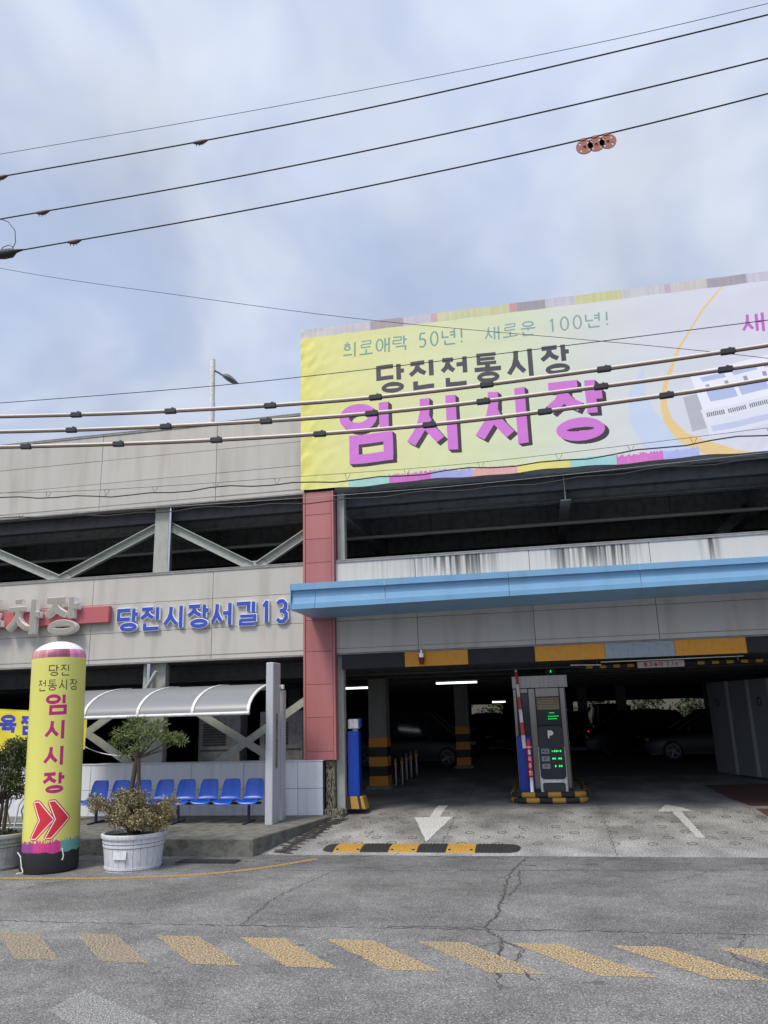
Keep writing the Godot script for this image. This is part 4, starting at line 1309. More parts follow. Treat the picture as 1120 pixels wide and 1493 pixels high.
# ---------------------------------------------------------------- shelter and bench
func build_shelter() -> void:
	var s := thing("bus_shelter", "waiting shelter with curved grey translucent roof and tall pale end post", "shelter", V(0, 0, 0))
	var arc := func(t: float, lift: float) -> Vector2:      # z, y along the roof curve
		var a := t * PI * 0.5
		return Vector2(0.3 + (1.82 + lift) * cos(a), 2.2 + (0.60 + lift) * sin(a) - 0.02)
	var rx := [-10.68, -9.47, -8.26, -7.05, -5.85]
	for i in rx.size() - 1:
		var g := Geo.new()
		for lift in [0.0, 0.01]:
			var rows := []
			for r in 19:
				var q: Vector2 = arc.call(r / 18.0, lift)
				rows.append([V(rx[i] + 0.02, q.y, q.x), V(rx[i + 1] - 0.02, q.y, q.x)])
			g.grid(rows)
		part("roof_panel", g, M.poly, s)
	for x in rx:
		var g := Geo.new()
		for r in 18:
			var q: Vector2 = arc.call(r / 18.0, 0.014)
			var q2: Vector2 = arc.call((r + 1) / 18.0, 0.014)
			g.bar(V(x, q.y, q.x), V(x, q2.y, q2.x), 0.06, 0.03, V(1, 0, 0).cross(V(0, q2.y - q.y, q2.x - q.x)).normalized())
		part("roof_rib", g, M.white, s)
	var g := Geo.new()
	g.tube([V(-10.7, 2.165, 2.12), V(-5.83, 2.165, 2.12)], 0.035, 10)
	part("gutter", g, M.white, s)
	g = Geo.new()
	g.span(V(-10.7, 2.66, 0.26), V(-5.72, 2.76, 0.34), 0.008)
	part("rear_beam", g, M.white, s)
	g = Geo.new()
	g.bar(V(-5.85, 2.79, 0.34), V(-5.52, 2.70, 1.2), 0.05, 0.05)
	part("arm", g, M.white, s)
	g = Geo.new()
	g.span(V(-5.68, -0.01, 1.12), V(-5.52, 3.18, 1.58), 0.012)
	g.xf = Transform3D()
	var post := part("end_post", g, M.post, s)
	g = Geo.new()
	g.span(V(-5.519, 1.05, 1.30), V(-5.512, 2.15, 1.40), 0.002)
	part("slot", g, M.concrete_old, post)
	g = Geo.new()
	g.span(V(-5.60, -0.01, 0.72), V(-5.53, 2.62, 0.92), 0.01)
	part("end_post", g, M.post, s)
	g = Geo.new()
	g.span(V(-10.75, -0.01, 1.12), V(-10.59, 3.1, 1.58), 0.012)
	part("end_post", g, M.post, s)

	var b := thing("bench", "row of eight blue plastic seats on one dark steel beam", "bench", V(0, 0, 1.15))
	var prof := [Vector2(0.43, 0.385), Vector2(0.42, 0.425), Vector2(0.36, 0.44), Vector2(0.22, 0.425), Vector2(0.08, 0.425), Vector2(0.02, 0.45), Vector2(-0.01, 0.52), Vector2(-0.04, 0.62), Vector2(-0.075, 0.74), Vector2(-0.10, 0.82), Vector2(-0.115, 0.84)]
	var sg := Geo.new()
	for side in [0, 1]:
		var rows := []
		for i in prof.size():
			var row := []
			var f := float(i) / (prof.size() - 1)
			for j in 13:
				var u := j / 6.0 - 1.0
				var w := 0.215
				if f > 0.55: w = lerpf(0.215, 0.18, (f - 0.55) / 0.45)
				if i >= prof.size() - 2: w -= 0.02 * (i - prof.size() + 3)
				if i == 0: w -= 0.02
				var curl: float = pow(absf(u), 3.0) * 0.035
				var z: float = prof[i].x + (curl * 0.9 if f > 0.5 else 0.0)
				var y: float = prof[i].y + (curl if f < 0.5 else 0.0)
				if side == 1:
					y -= 0.008 if f < 0.5 else 0.0
					z -= 0.008 if f >= 0.5 else 0.0
				row.append(V(u * w, y, z))
			rows.append(row)
		sg.grid(rows)
	var sm := sg.mesh()
	for k in 8:
		var o := part_mesh("seat", sm, M.seat, b)
		o.position = V(-6.07 - k * 0.506, 0, 0)
		o.rotation = V([0.0, 0.02, -0.012, 0.008, -0.02, 0.015, 0.0, -0.01][k], [0.02, -0.03, 0.01, 0.035, -0.015, 0.0, 0.03, -0.02][k], 0)
	g = Geo.new()
	g.span(V(-9.85, 0.36, 0.12), V(-5.86, 0.405, 0.19), 0.006)
	part("beam", g, M.dark_paint, b)
	for x in [-6.12, -7.68, -9.55]:
		g = Geo.new()
		g.span(V(x - 0.025, 0.03, 0.13), V(x + 0.025, 0.37, 0.18), 0.004)
		g.span(V(x - 0.03, 0.0, -0.16), V(x + 0.03, 0.035, 0.46), 0.006)
		part("leg", g, M.dark_paint, b)

# ---------------------------------------------------------------- plants
func leaf_mesh(spots: Array, count: int, ln: float, wd: float, cols: Array, sd: int, needle := false) -> ArrayMesh:
	# spots: [centre, radii, weight]; leaves fill the shell of each clump
	var rng := RandomNumberGenerator.new()
	rng.seed = sd
	var v := PackedVector3Array()
	var n := PackedVector3Array()
	var c := PackedColorArray()
	var total := 0.0
	for s in spots: total += s[2]
	for s in spots:
		var m := int(count * s[2] / total)
		for i in m:
			var d := Vector3(rng.randfn(), rng.randfn(), rng.randfn()).normalized()
			var r := pow(rng.randf(), 0.45) * (0.86 + 0.22 * sin(d.x * 7.0 + d.y * 5.0 + sd) * cos(d.z * 6.0))
			var p: Vector3 = s[0] + d * r * s[1]
			var ax := (d * (0.9 if needle else 0.4) + Vector3(rng.randfn(), rng.randfn() + (0.4 if needle else 0.1), rng.randfn()) * 0.5).normalized()
			var side := ax.cross(Vector3(rng.randfn(), rng.randfn(), rng.randfn())).normalized()
			var up := side.cross(ax).normalized()
			var L := ln * rng.randf_range(0.6, 1.25)
			var W := wd * rng.randf_range(0.7, 1.2)
			var a := p
			var b := p + ax * L * 0.5 + side * W * 0.5 + up * L * 0.06
			var e := p + ax * L
			var f := p + ax * L * 0.5 - side * W * 0.5 + up * L * 0.06
			var col: Color = cols[rng.randi() % cols.size()]
			col = Color(col.r * rng.randf_range(0.75, 1.25), col.g * rng.randf_range(0.8, 1.2), col.b * rng.randf_range(0.8, 1.2))
			for q in [a, e, b, a, f, e]:
				v.append(q); n.append((up + d * 0.6).normalized()); c.append(col)
	var me := ArrayMesh.new()
	var arr := []
	arr.resize(Mesh.ARRAY_MAX)
	arr[Mesh.ARRAY_VERTEX] = v; arr[Mesh.ARRAY_NORMAL] = n; arr[Mesh.ARRAY_COLOR] = c
	me.add_surface_from_arrays(Mesh.PRIMITIVE_TRIANGLES, arr)
	return me

func twigs(g: Geo, from: Vector3, spots: Array, count: int, r: float, rng: RandomNumberGenerator) -> void:
	for i in count:
		var s: Array = spots[rng.randi() % spots.size()]
		var d := Vector3(rng.randfn(), absf(rng.randfn()) * 0.6, rng.randfn()).normalized()
		var to: Vector3 = s[0] + d * s[1] * rng.randf_range(0.5, 0.95)
		var mid := from.lerp(to, 0.5) + V(rng.randf_range(-0.06, 0.06), rng.randf_range(-0.02, 0.1), rng.randf_range(-0.06, 0.06))
		g.tube([from + V(rng.randf_range(-0.08, 0.08), 0, rng.randf_range(-0.08, 0.08)) * 0.6, mid, to], [r, r * 0.7, r * 0.3], 5, false)

func tub(label: String, at: Vector3, m: Material, dark: Material) -> Node3D:
	var t := thing("planter_tub", label, "planter", at, "round slatted planter tubs")
	t.scale = V(0.895, 1.0, 0.895)
	var prof := func(y: float) -> float: return lerpf(0.50, 0.575, y / 0.56)
	var N := 26
	for k in N:
		var g := Geo.new()
		var a0 := TAU * k / N + 0.006
		var a1 := TAU * (k + 1) / N - 0.006
		var am := (a0 + a1) * 0.5
		var pts := []
		for a in [a0, am, a1]:
			pts.append(V(sin(a), 0, cos(a)))
		for q in 2:
			var A: Vector3 = pts[q]
			var B: Vector3 = pts[q + 1]
			g.quad(A * 0.50, B * 0.50, B * 0.57 + V(0, 0.54, 0), A * 0.57 + V(0, 0.54, 0))
		g.quad(pts[0] * 0.48, pts[0] * 0.50, pts[0] * 0.57 + V(0, 0.54, 0), pts[0] * 0.55 + V(0, 0.54, 0))
		g.quad(pts[2] * 0.50, pts[2] * 0.48, pts[2] * 0.55 + V(0, 0.54, 0), pts[2] * 0.57 + V(0, 0.54, 0))
		part("stave", g, m, t)
	var core := Geo.new()
	core.lathe(Vector3.ZERO, [Vector2(0.0, 0.005), Vector2(0.49, 0.005), Vector2(0.56, 0.53)], 40)
	part("inner_wall", core, dark, t)
	for h in [[0.03, 0.065], [0.37, 0.40], [0.43, 0.455]]:
		var g := Geo.new()
		var r0: float = lerpf(0.50, 0.57, h[0] / 0.54) + 0.010
		var r1: float = lerpf(0.50, 0.57, h[1] / 0.54) + 0.010
		g.lathe(Vector3.ZERO, [Vector2(r0 - 0.014, h[0]), Vector2(r0, h[0]), Vector2(r1, h[1]), Vector2(r1 - 0.014, h[1])], 52)
		part("hoop", g, m, t)
		g = Geo.new()
		g.lathe(Vector3.ZERO, [Vector2(r0 - 0.004, h[0] - 0.007), Vector2(r0 - 0.004, h[0] - 0.001)], 52)
		part("hoop_groove", g, dark, t)
	var rim := Geo.new()
	rim.lathe(Vector3.ZERO, [Vector2(0.555, 0.50), Vector2(0.595, 0.505), Vector2(0.605, 0.53), Vector2(0.60, 0.565), Vector2(0.575, 0.575), Vector2(0.545, 0.565), Vector2(0.535, 0.50)], 52)
	part("rim", rim, m, t)
	var soil := Geo.new()
	soil.lathe(Vector3.ZERO, [Vector2(0.545, 0.505), Vector2(0.3, 0.525), Vector2(0.0, 0.535)], 30)
	part("soil", soil, weather(mat(lin(0.05, 0.038, 0.028), 0.95), M.speck, V(2, 2, 2)), t)
	return t

func build_planters() -> void:
	var at := V(-6.99, ROAD_Y, 4.33)
	var t := tub("whole white slatted tub with a dry brown shrub, right of the balloon", at, M.tub, M.black)
	var pl := Geo.new()
	pl.box(V(0.02, 0.27, 0.542), V(0.26, 0.13, 0.012), 0.002, Basis(Vector3.RIGHT, -0.12))
	part("blank_plate", pl, M.tub, t)
	var at2 := V(-9.52, ROAD_Y, 4.42)
	tub("pale grey tub half hidden at the left edge behind the balloon", at2, M.tub_grey, M.black)
	var rng := RandomNumberGenerator.new()
	rng.seed = 12
	# dry shrub
	var sp := []
	for k in 15:
		var a := TAU * k / 15.0 + rng.randf_range(-0.2, 0.2)
		var r := rng.randf_range(0.28, 0.70)
		sp.append([V(cos(a) * r, rng.randf_range(0.72, 1.12) - r * 0.12, sin(a) * r * 0.85), V(rng.randf_range(0.14, 0.24), rng.randf_range(0.11, 0.19), rng.randf_range(0.14, 0.24)), 1.0])
	sp.append([V(0.0, 1.08, 0.1), V(0.32, 0.18, 0.28), 2.0])
	sp.append([V(-0.62, 0.98, 0.1), V(0.2, 0.14, 0.2), 1.0])
	sp.append([V(0.64, 1.0, 0.1), V(0.2, 0.14, 0.2), 1.0])
	var sh := thing("dry_shrub", "half dead brown twiggy shrub spreading over the white tub", "shrub", at)
	sh.scale = V(1.06, 1.04, 1.06)
	part_mesh("leaves", leaf_mesh(sp, 9000, 0.038, 0.022, [Color(0.40, 0.28, 0.16), Color(0.32, 0.22, 0.12), Color(0.22, 0.19, 0.08), Color(0.17, 0.19, 0.07), Color(0.20, 0.21, 0.08), Color(0.52, 0.41, 0.27), Color(0.14, 0.15, 0.055)], 21), M.leaf, sh, "", "stuff")
	var tg := Geo.new()
	twigs(tg, V(0, 0.5, 0), sp, 110, 0.009, rng)
	part("twigs", tg, mat(lin(0.09, 0.065, 0.045), 0.9), sh, "", "stuff")
	# small clipped tree in the same tub
	var ct := [[V(-0.06, 2.33, 0), V(0.20, 0.20, 0.2), 1.6], [V(-0.30, 2.18, 0.03), V(0.18, 0.13, 0.16), 1.0], [V(-0.38, 2.02, 0.03), V(0.14, 0.10, 0.14), 0.7], [V(0.10, 2.16, 0.1), V(0.24, 0.17, 0.2), 1.4], [V(0.36, 2.12, 0.05), V(0.24, 0.14, 0.2), 1.4], [V(0.62, 2.08, 0.0), V(0.2, 0.13, 0.18), 1.1], [V(0.78, 2.02, 0.0), V(0.12, 0.08, 0.12), 0.5], [V(0.33, 2.30, 0.0), V(0.16, 0.09, 0.14), 0.6], [V(-0.22, 1.83, 0.08), V(0.13, 0.09, 0.12), 0.5], [V(0.1, 1.96, 0.14), V(0.16, 0.09, 0.12), 0.6]]
	var tree := thing("young_conifer", "thin trunked little green conifer rising from the white tub", "tree", at + V(-0.06, 0.5, 0))
	for q in ct:
		q[0] -= V(-0.06, 0.5, 0)
		q[1] *= V(1.05, 0.55, 1.0)
	part_mesh("crown", leaf_mesh(ct, 2100, 0.10, 0.013, [Color(0.21, 0.27, 0.085), Color(0.14, 0.20, 0.06), Color(0.27, 0.33, 0.11), Color(0.09, 0.13, 0.04)], 5, true), M.leaf, tree, "", "stuff")
	var tr := Geo.new()
	tr.tube([V(-0.03, 0.0, 0.0), V(-0.05, 0.35, 0.0), V(-0.03, 0.8, 0.01), V(0.03, 1.25, 0.0), V(0.04, 1.7, 0.0)], [0.05, 0.045, 0.042, 0.04, 0.02], 9)
	tr.tube([V(0.05, 0.0, -0.02), V(0.08, 0.5, -0.02), V(0.085, 0.95, 0.0), V(0.06, 1.35, 0.0)], [0.04, 0.037, 0.034, 0.03], 9)
	part("trunk", tr, M.bark, tree)
	tr = Geo.new()
	for q in ct: tr.tube([V(0.04, 1.25, 0.0), V(0.04, 1.3, 0).lerp(q[0], 0.55) + V(0, -0.05, 0), q[0]], [0.022, 0.014, 0.005], 6, false)
	part("limbs", tr, M.bark, tree)
	# bushy tree in the left tub
	var lt := []
	for k in 16:
		var a := TAU * k / 16.0
		var r := rng.randf_range(0.15, 0.62)
		lt.append([V(cos(a) * r, rng.randf_range(1.25, 2.05), sin(a) * r), V(rng.randf_range(0.15, 0.26), rng.randf_range(0.10, 0.18), rng.randf_range(0.15, 0.26)), 1.0])
	lt.append([V(0.30, 1.98, 0.2), V(0.24, 0.2, 0.2), 1.6])
	lt.append([V(0.28, 1.55, 0.3), V(0.26, 0.16, 0.2), 1.3])
	lt.append([V(0.45, 1.75, 0.15), V(0.2, 0.2, 0.2), 1.3])
	var lb := thing("leafy_shrub", "tall dark green small leaved shrub at the left edge behind the balloon", "shrub", at2 + V(0, 0.5, 0))
	for q in lt: q[0] -= V(0, 0.5, 0)
	part_mesh("crown", leaf_mesh(lt, 8000, 0.05, 0.03, [Color(0.045, 0.07, 0.022), Color(0.06, 0.09, 0.03), Color(0.085, 0.11, 0.04), Color(0.03, 0.05, 0.018), Color(0.11, 0.11, 0.05)], 9), M.leaf, lb, "", "stuff")
	tr = Geo.new()
	for s in [[0.05, 0.1, 0.18, 0.42], [0.0, -0.05, -0.05, 0.5], [0.16, 0.2, 0.32, 0.6], [-0.1, -0.05, -0.3, 0.4]]:
		tr.tube([V(s[0], -0.02, 0.1), V(s[1], s[3], 0.12), V(s[2], 1.1, 0.15)], [0.035, 0.028, 0.014], 8)
	part("trunk", tr, M.bark, lb)
	tr = Geo.new()
	twigs(tr, V(0.05, 0.55, 0.1), lt, 50, 0.010, rng)
	part("twigs", tr, M.bark, lb, "", "stuff")
	var lf := [[V(0.1, 0.06, 0.1), V(0.4, 0.07, 0.36), 1.0]]
	part_mesh("undergrowth", leaf_mesh(lf, 900, 0.05, 0.02, [Color(0.07, 0.08, 0.03), Color(0.10, 0.10, 0.04), Color(0.05, 0.05, 0.03)], 14), M.leaf, lb, "", "stuff")
	# steel loops of a rack behind the left tub
	var rk := thing("bicycle_rack", "bent chrome tube rack seen through the leafy shrub at the left edge", "bicycle rack", V(-11.3, 0.0, 1.9))
	for k in 6:
		var g := Geo.new()
		var x := k * 0.34 - 0.9
		g.tube([V(x, 0.0, 0.3), V(x - 0.02, 0.45, 0.18), V(x + 0.1, 0.72, 0.05), V(x + 0.22, 0.78, -0.05), V(x + 0.26, 0.5, -0.12), V(x + 0.12, 0.3, -0.2), V(x + 0.16, 0.0, -0.3)], 0.018, 8)
		part("loop", g, M.chrome, rk)
	var g := Geo.new()
	g.tube([V(-1.2, 0.03, 0.3), V(1.3, 0.03, 0.3)], 0.02, 8)
	g.tube([V(-1.2, 0.03, -0.3), V(1.3, 0.03, -0.3)], 0.02, 8)
	part("floor_rail", g, M.chrome, rk)
	# rope from the low banner to the conifer
	g = Geo.new()
	var rp := []
	for i in 13:
		var t2 := i / 12.0
		rp.append(V(-10.57, 1.52, 0.25).lerp(V(-7.02, 1.50, 4.31), t2) - V(0, 0.30 * 4.0 * t2 * (1.0 - t2) * 0.25, 0))
	g.tube(rp, 0.008, 6)
	single("rope", g, M.rope, "thin white rope tied from the low yellow banner to the conifer trunk", "rope")

# ---------------------------------------------------------------- inflatable advertising column
func build_balloon() -> void:
	var at := V(-8.43, ROAD_Y, 4.55)
	var lean := Basis(Vector3(0, 0, 1), 0.035)
	var b := thing("advertising_balloon", "tall yellow inflatable advertising column with pink lettering and red arrows", "inflatable column", at)
	var w := 1600
	var h := 1600
	var yel := Color(0.90, 0.89, 0.47)
	var cv := Canvas.new(w, h, yel)
	var R := 0.452
	var H := 3.42                                     # printed length of the profile, metres
	var C := TAU * R
	cv.k = Vector2(w / C, -h / H); cv.o = Vector2(w * 0.5, h)
	cv.poly([Vector2(-2, 3.10), Vector2(2, 3.10), Vector2(2, 3.5), Vector2(-2, 3.5)], Color(0.95, 0.96, 0.98))
	var cb := [Color(0.80, 0.52, 0.55), Color(0.66, 0.36, 0.46), Color(0.60, 0.32, 0.42), Color(0.92, 0.55, 0.72), Color(0.93, 0.60, 0.75), Color(0.72, 0.52, 0.38), Color(0.83, 0.60, 0.46), Color(0.88, 0.45, 0.38), Color(0.86, 0.62, 0.60)]
	for k in 18:
		for q in 4:
			cv.poly([Vector2(-1.68 + k * 0.187 + q * 0.047, 2.975), Vector2(-1.68 + k * 0.187 + q * 0.047 + 0.047, 2.975), Vector2(-1.68 + k * 0.187 + q * 0.047 + 0.047, 3.11), Vector2(-1.68 + k * 0.187 + q * 0.047, 3.11)], cb[(k + 2) % 9].darkened(0.05 * (q % 3)))
	var rng := RandomNumberGenerator.new()
	rng.seed = 44
	for k in 240:
		var x := -1.68 + k * 0.014
		var c := Color(0.60, 0.26, 0.60) if x < -0.28 else (Color(0.84, 0.24, 0.58) if x < 0.16 else Color(0.42, 0.70, 0.70))
		var top := 0.16 + rng.randf_range(-0.01, 0.05)
		cv.poly([Vector2(x, 0), Vector2(x + 0.015, 0), Vector2(x + 0.015, top), Vector2(x, top)], c.lerp(yel, rng.randf() * 0.15))
	var ink := Color(0.35, 0.31, 0.16)
	print_text(cv, "당진", -0.155, 2.67, 0.17, 0.19, 0.05, ink, 0.10, false, Vector2.ZERO, 0.36)
	print_text(cv, "전통시장", -0.34, 2.44, 0.17, 0.185, 0.05, ink, 0.08, false, Vector2.ZERO, 0.70)
	var pink := Color(0.74, 0.13, 0.46)
	var y := 2.065
	for ch in "임시시장":
		print_text(cv, ch, -0.19, y, 0.39, 0.335, 0.074, pink)
		y -= 0.398
	for k in 2:
		var ox := -0.30 + k * 0.25
		var oy := 0.265
		var ch := [Vector2(0.03, 0.49), Vector2(0.10, 0.49), Vector2(0.31, 0.245), Vector2(0.07, 0.0), Vector2(0.0, 0.0), Vector2(0.13, 0.245)]
		var ply := PackedVector2Array()
		for p in ch: ply.append(p * Vector2(1.12, 1.06) + Vector2(ox - 0.02, oy - 0.03))
		for s in [[0.034, Color(0.80, 0.16, 0.24)], [0.018, Color(0.97, 0.95, 0.92)], [0.002, Color(0.87, 0.20, 0.25)]]:
			for o in Geometry2D.offset_polygon(ply, s[0], Geometry2D.JOIN_ROUND):
				cv.poly(Array(o), s[1])
	var m := mat(Color(0.98, 0.98, 0.98), 0.42)
	m.albedo_texture = ImageTexture.create_from_image(cv.im)
	var prof := []
	var ys := [0.0, 0.04, 0.5, 1.0, 1.5, 2.0, 2.5, 2.9, 3.0]
	for q in ys: prof.append(Vector2(R * (0.985 if q == 0.0 else 1.0), q))
	for k in range(1, 11):
		var a := PI * 0.5 * k / 10.0
		prof.append(Vector2(R * cos(a), 3.0 + 0.27 * sin(a)))
	var g := Geo.new()
	# the seam of the print faces away: centre of the image looks at the street
	g.lathe(Vector3.ZERO, prof, 64, 0.56 + PI)
	# taller than the print by a little stretch of the cloth
	# rewrite v so that the print runs in metres along the height
	var lift := V(0.03, 0.30, 0)
	for i in g.v.size():
		g.t[i].y = 1.0 - clampf(g.v[i].y, 0.0, 3.4) / H
	for i in g.v.size():
		var p := g.v[i]
		var a := atan2(p.x, p.z)
		p.y *= 1.072
		p += V(p.x, 0, p.z) * (0.006 * sin(a * 12.0) * exp(-p.y * 2.0) + 0.004 * sin(p.y * 9.0 + a * 3.0))
		g.v[i] = lean * p + lift
		g.n[i] = lean * g.n[i]
	part("printed_skin", g, m, b)
	g = Geo.new()
	g.xf = Transform3D(lean, V(0.03, 0, 0))
	g.lathe(Vector3.ZERO, [Vector2(0.0, 0.0), Vector2(0.445, 0.0), Vector2(0.465, 0.05), Vector2(0.455, 0.33), Vector2(0.42, 0.345), Vector2(0.0, 0.35)], 40)
	part("weight_base", g, weather(mat(lin(0.022, 0.024, 0.032), 0.55), M.speck, V(2, 2, 2)), b)
	for s in [[0.0, [V(-0.05, 0.33, 0.48), V(0.02, 0.24, 0.49), V(0.05, 0.12, 0.50), V(0.10, 0.03, 0.52), V(0.04, 0.012, 0.58)]], [0.0, [V(0.40, 0.36, 0.25), V(0.43, 0.37, 0.28), V(0.45, 0.26, 0.27), V(0.44, 0.2, 0.28)]]]:
		g = Geo.new()
		var c := Curve3D.new()
		for p in s[1]: c.add_point(p, V(0, 0.03, 0), V(0, -0.03, 0))
		var pts := []
		for p in c.tessellate(3): pts.append(p)
		if s[1].size() == 5:
			var tr := []
			for p in pts: tr.append(p + V(-0.22, 0.02, -0.03))
			pts = tr
		g.tube(pts, 0.009, 6)
		part("tie_cord", g, M.rope, b)

# ---------------------------------------------------------------- entrance island, booth, barrier
func stadium(t: float, x0: float, x1: float, z0: float, z1: float, r: float) -> Vector3:   # t in metres along a rounded rectangle, starting at the front left
	var segs := [[0, x1 - x0 - 2 * r], [1, PI * r / 2], [0, z1 - z0 - 2 * r], [1, PI * r / 2], [0, x1 - x0 - 2 * r], [1, PI * r / 2], [0, z1 - z0 - 2 * r], [1, PI * r / 2]]
	var total := 0.0
	for s in segs: total += s[1]
	t = fposmod(t, total)
	var p := V(x0 + r, 0, z1)
	var d := V(1, 0, 0)
	for s in segs:
		if t <= s[1]:
			if s[0] == 0: return p + d * t
			var a: float = t / r
			var nrm := V(d.z, 0, -d.x)
			return p + d * sin(a) * r + nrm * (1 - cos(a)) * r
		t -= s[1]
		if s[0] == 0:
			p += d * s[1]
		else:
			var nrm := V(d.z, 0, -d.x)
			p += d * r + nrm * r
			d = nrm
	return p

func build_entrance() -> void:
	# island with two tiers of striped rubber bumper
	var x0 := -0.90
	var x1 := 0.72
	var z0 := -4.9
	var z1 := -1.62
	var isl := thing("traffic_island", "concrete island edged with two tiers of black and yellow rubber", "traffic island", V(0, 0, 0))
	var g := Geo.new()
	g.span(V(x0 + 0.05, -0.05, z0), V(x1 - 0.05, 0.225, z1 - 0.06), 0.02)
	part("island_core", g, M.concrete, isl)
	var r := 0.32
	var per := 2 * (x1 - x0 - 2 * r) + 2 * (z1 - z0 - 2 * r) + TAU * r
	var n := int(per / 0.285)
	for tier in 2:
		for k in n:
			g = Geo.new()
			var pts := []
			for q in 5:
				var t: float = (k + q / 4.0) * per / n - 0.6 + tier * -0.09
				pts.append(stadium(t, x0, x1, z0, z1, r) + V(0, 0.068 + tier * 0.122, 0))
			g.tube(pts, 0.064, 12)
			part("bumper_segment", g, M.rubber_yellow if k % 2 == 0 else M.rubber, isl)
	# stainless booth
	var b := thing("ticket_booth", "stainless steel booth with dark glass front on the striped island", "booth", V(-0.15, 0.225, -2.3))
	g = Geo.new()
	g.span(V(-0.62, 2.33, -1.9), V(0.68, 2.62, 0.30), 0.01)
	part("roof_box", g, M.stainless, b)
	for k in 6:
		g = Geo.new()
		g.span(V(-0.615 + k * 0.216, 2.335, 0.298), V(-0.615 + k * 0.216 + 0.21, 2.615, 0.306 + 0.002 * (k % 2)), 0.003)
		part("roof_panel", g, M.stainless, b)
	for s in [[-0.62, -0.53], [-0.26, -0.09], [0.47, 0.60]]:
		g = Geo.new()
		g.span(V(s[0], 0.0, 0.12), V(s[1], 2.33, 0.26), 0.015)
		part("frame_post", g, M.stainless, b)
	g = Geo.new()
	g.span(V(-0.529, 2.22, 0.13), V(-0.261, 2.33, 0.25), 0.01)
	g.span(V(-0.089, 2.12, 0.13), V(0.469, 2.33, 0.25), 0.01)
	part("frame_header", g, M.stainless, b)
	g = Geo.new()
	g.span(V(-0.09, 0.0, 0.14), V(0.47, 2.12, 0.16))
	part("window", g, M.glass_dark, b)
	g = Geo.new()
	g.span(V(-0.53, 1.2, 0.14), V(-0.26, 2.22, 0.155))
	part("window", g, M.glass_dark, b)
	g = Geo.new()
	g.span(V(-0.53, 0.0, 0.14), V(-0.26, 1.19, 0.17))
	part("lower_panel", g, M.stainless, b)
	g = Geo.new()
	g.span(V(0.59, 0.0, -1.9), V(0.61, 2.33, 0.119), 0.0)
	g.span(V(-0.62, 0.0, -1.9), V(-0.60, 2.33, 0.119), 0.0)
	g.span(V(-0.60, 0.0, -1.9), V(0.59, 2.33, -1.88), 0.0)
	part("side_panel", g, M.stainless, b)
	for q in [0.25, 1.05, 1.8]:
		g = Geo.new()
		g.span(V(0.611, q, -1.85), V(0.625, q + 0.02, 0.10))
		part("side_moulding", g, M.stainless, b)
	# notice at the top of the window: lines of small print
	var cv := Canvas.new(256, 128, Color(0.60, 0.55, 0.44))
	cv.k = Vector2(256, -256); cv.o = Vector2(0, 128)
	var rng := RandomNumberGenerator.new()
	rng.seed = 3
	for row in 4:
		var x := 0.06 + (0.1 if row == 1 else 0.0) + (0.18 if row == 3 else 0.0)
		while x < (0.92 if row != 3 else 0.72):
			var wd := rng.randf_range(0.02, 0.06)
			cv.poly([Vector2(x, 0.41 - row * 0.11), Vector2(x + wd, 0.41 - row * 0.11), Vector2(x + wd, 0.45 - row * 0.11), Vector2(x, 0.45 - row * 0.11)], Color(0.32, 0.28, 0.22))
			x += wd + 0.02
	var m := mat(Color.WHITE, 0.5)
	m.albedo_texture = ImageTexture.create_from_image(cv.im)
	g = Geo.new()
	g.quad(V(-0.07, 1.83, 0.164), V(0.45, 1.83, 0.164), V(0.45, 2.10, 0.164), V(-0.07, 2.10, 0.164))
	part("notice", g, m, b)
	g = Geo.new()                                     # lit text of a display behind the glass
	for s in [[0.20, 1.74, 0.30], [0.17, 1.665, 0.40], [0.17, 1.605, 0.38]]:
		var x: float = s[0]
		while x < s[2]:
			var wd := rng.randf_range(0.012, 0.03)
			g.span(V(x, s[1], 0.161), V(x + wd, s[1] + 0.014, 0.165))
			x += wd + 0.008
	part("display_text", g, M.led, b)
	# payment machine
	var k2 := thing("ticket_machine", "black rounded parking ticket machine with letter P and green floor counts", "ticket machine", V(0.04, 0.225, -1.86))
	var rr := func(wd: float, y0: float, y1: float, rad: float) -> PackedVector2Array:
		var out := PackedVector2Array()
		for c in [[wd - rad, y0 + rad, -90], [wd - rad, y1 - rad, 0], [-wd + rad, y1 - rad, 90], [-wd + rad, y0 + rad, 180]]:
			for i in 6:
				var a := deg_to_rad(c[2] + 18.0 * i)
				out.append(Vector2(c[0] + cos(a) * rad, c[1] + sin(a) * rad))
		return out
	g = Geo.new()
	g.prism(rr.call(0.285, 0.30, 1.47, 0.09), 0.0, 0.22, 0.012)
	part("case", g, mat(lin(0.014, 0.016, 0.022), 0.5), k2)
	g = Geo.new()
	g.prism(rr.call(0.305, 0.0, 1.0, 0.03), -0.06, 0.12, 0.01)
	g.prism(rr.call(0.28, 0.0, 0.36, 0.03), 0.12, 0.17, 0.01)
	part("white_base", g, M.white, k2)
	g = Geo.new()
	g.prism(rr.call(0.25, 0.02, 0.22, 0.05), 0.171, 0.20, 0.008)
	part("card_tray", g, mat(lin(0.03, 0.032, 0.04), 0.4), k2)
	g = Geo.new()
	g.xf = Transform3D(Basis(), V(-0.085, 1.17, 0.0))
	letter_geo(g, "P", 0.26, 0.20, 0.065, 0.221, 0.228)
	part("letter", g, M.white, k2)
	var names := ["옥상", "2F", "1F"]
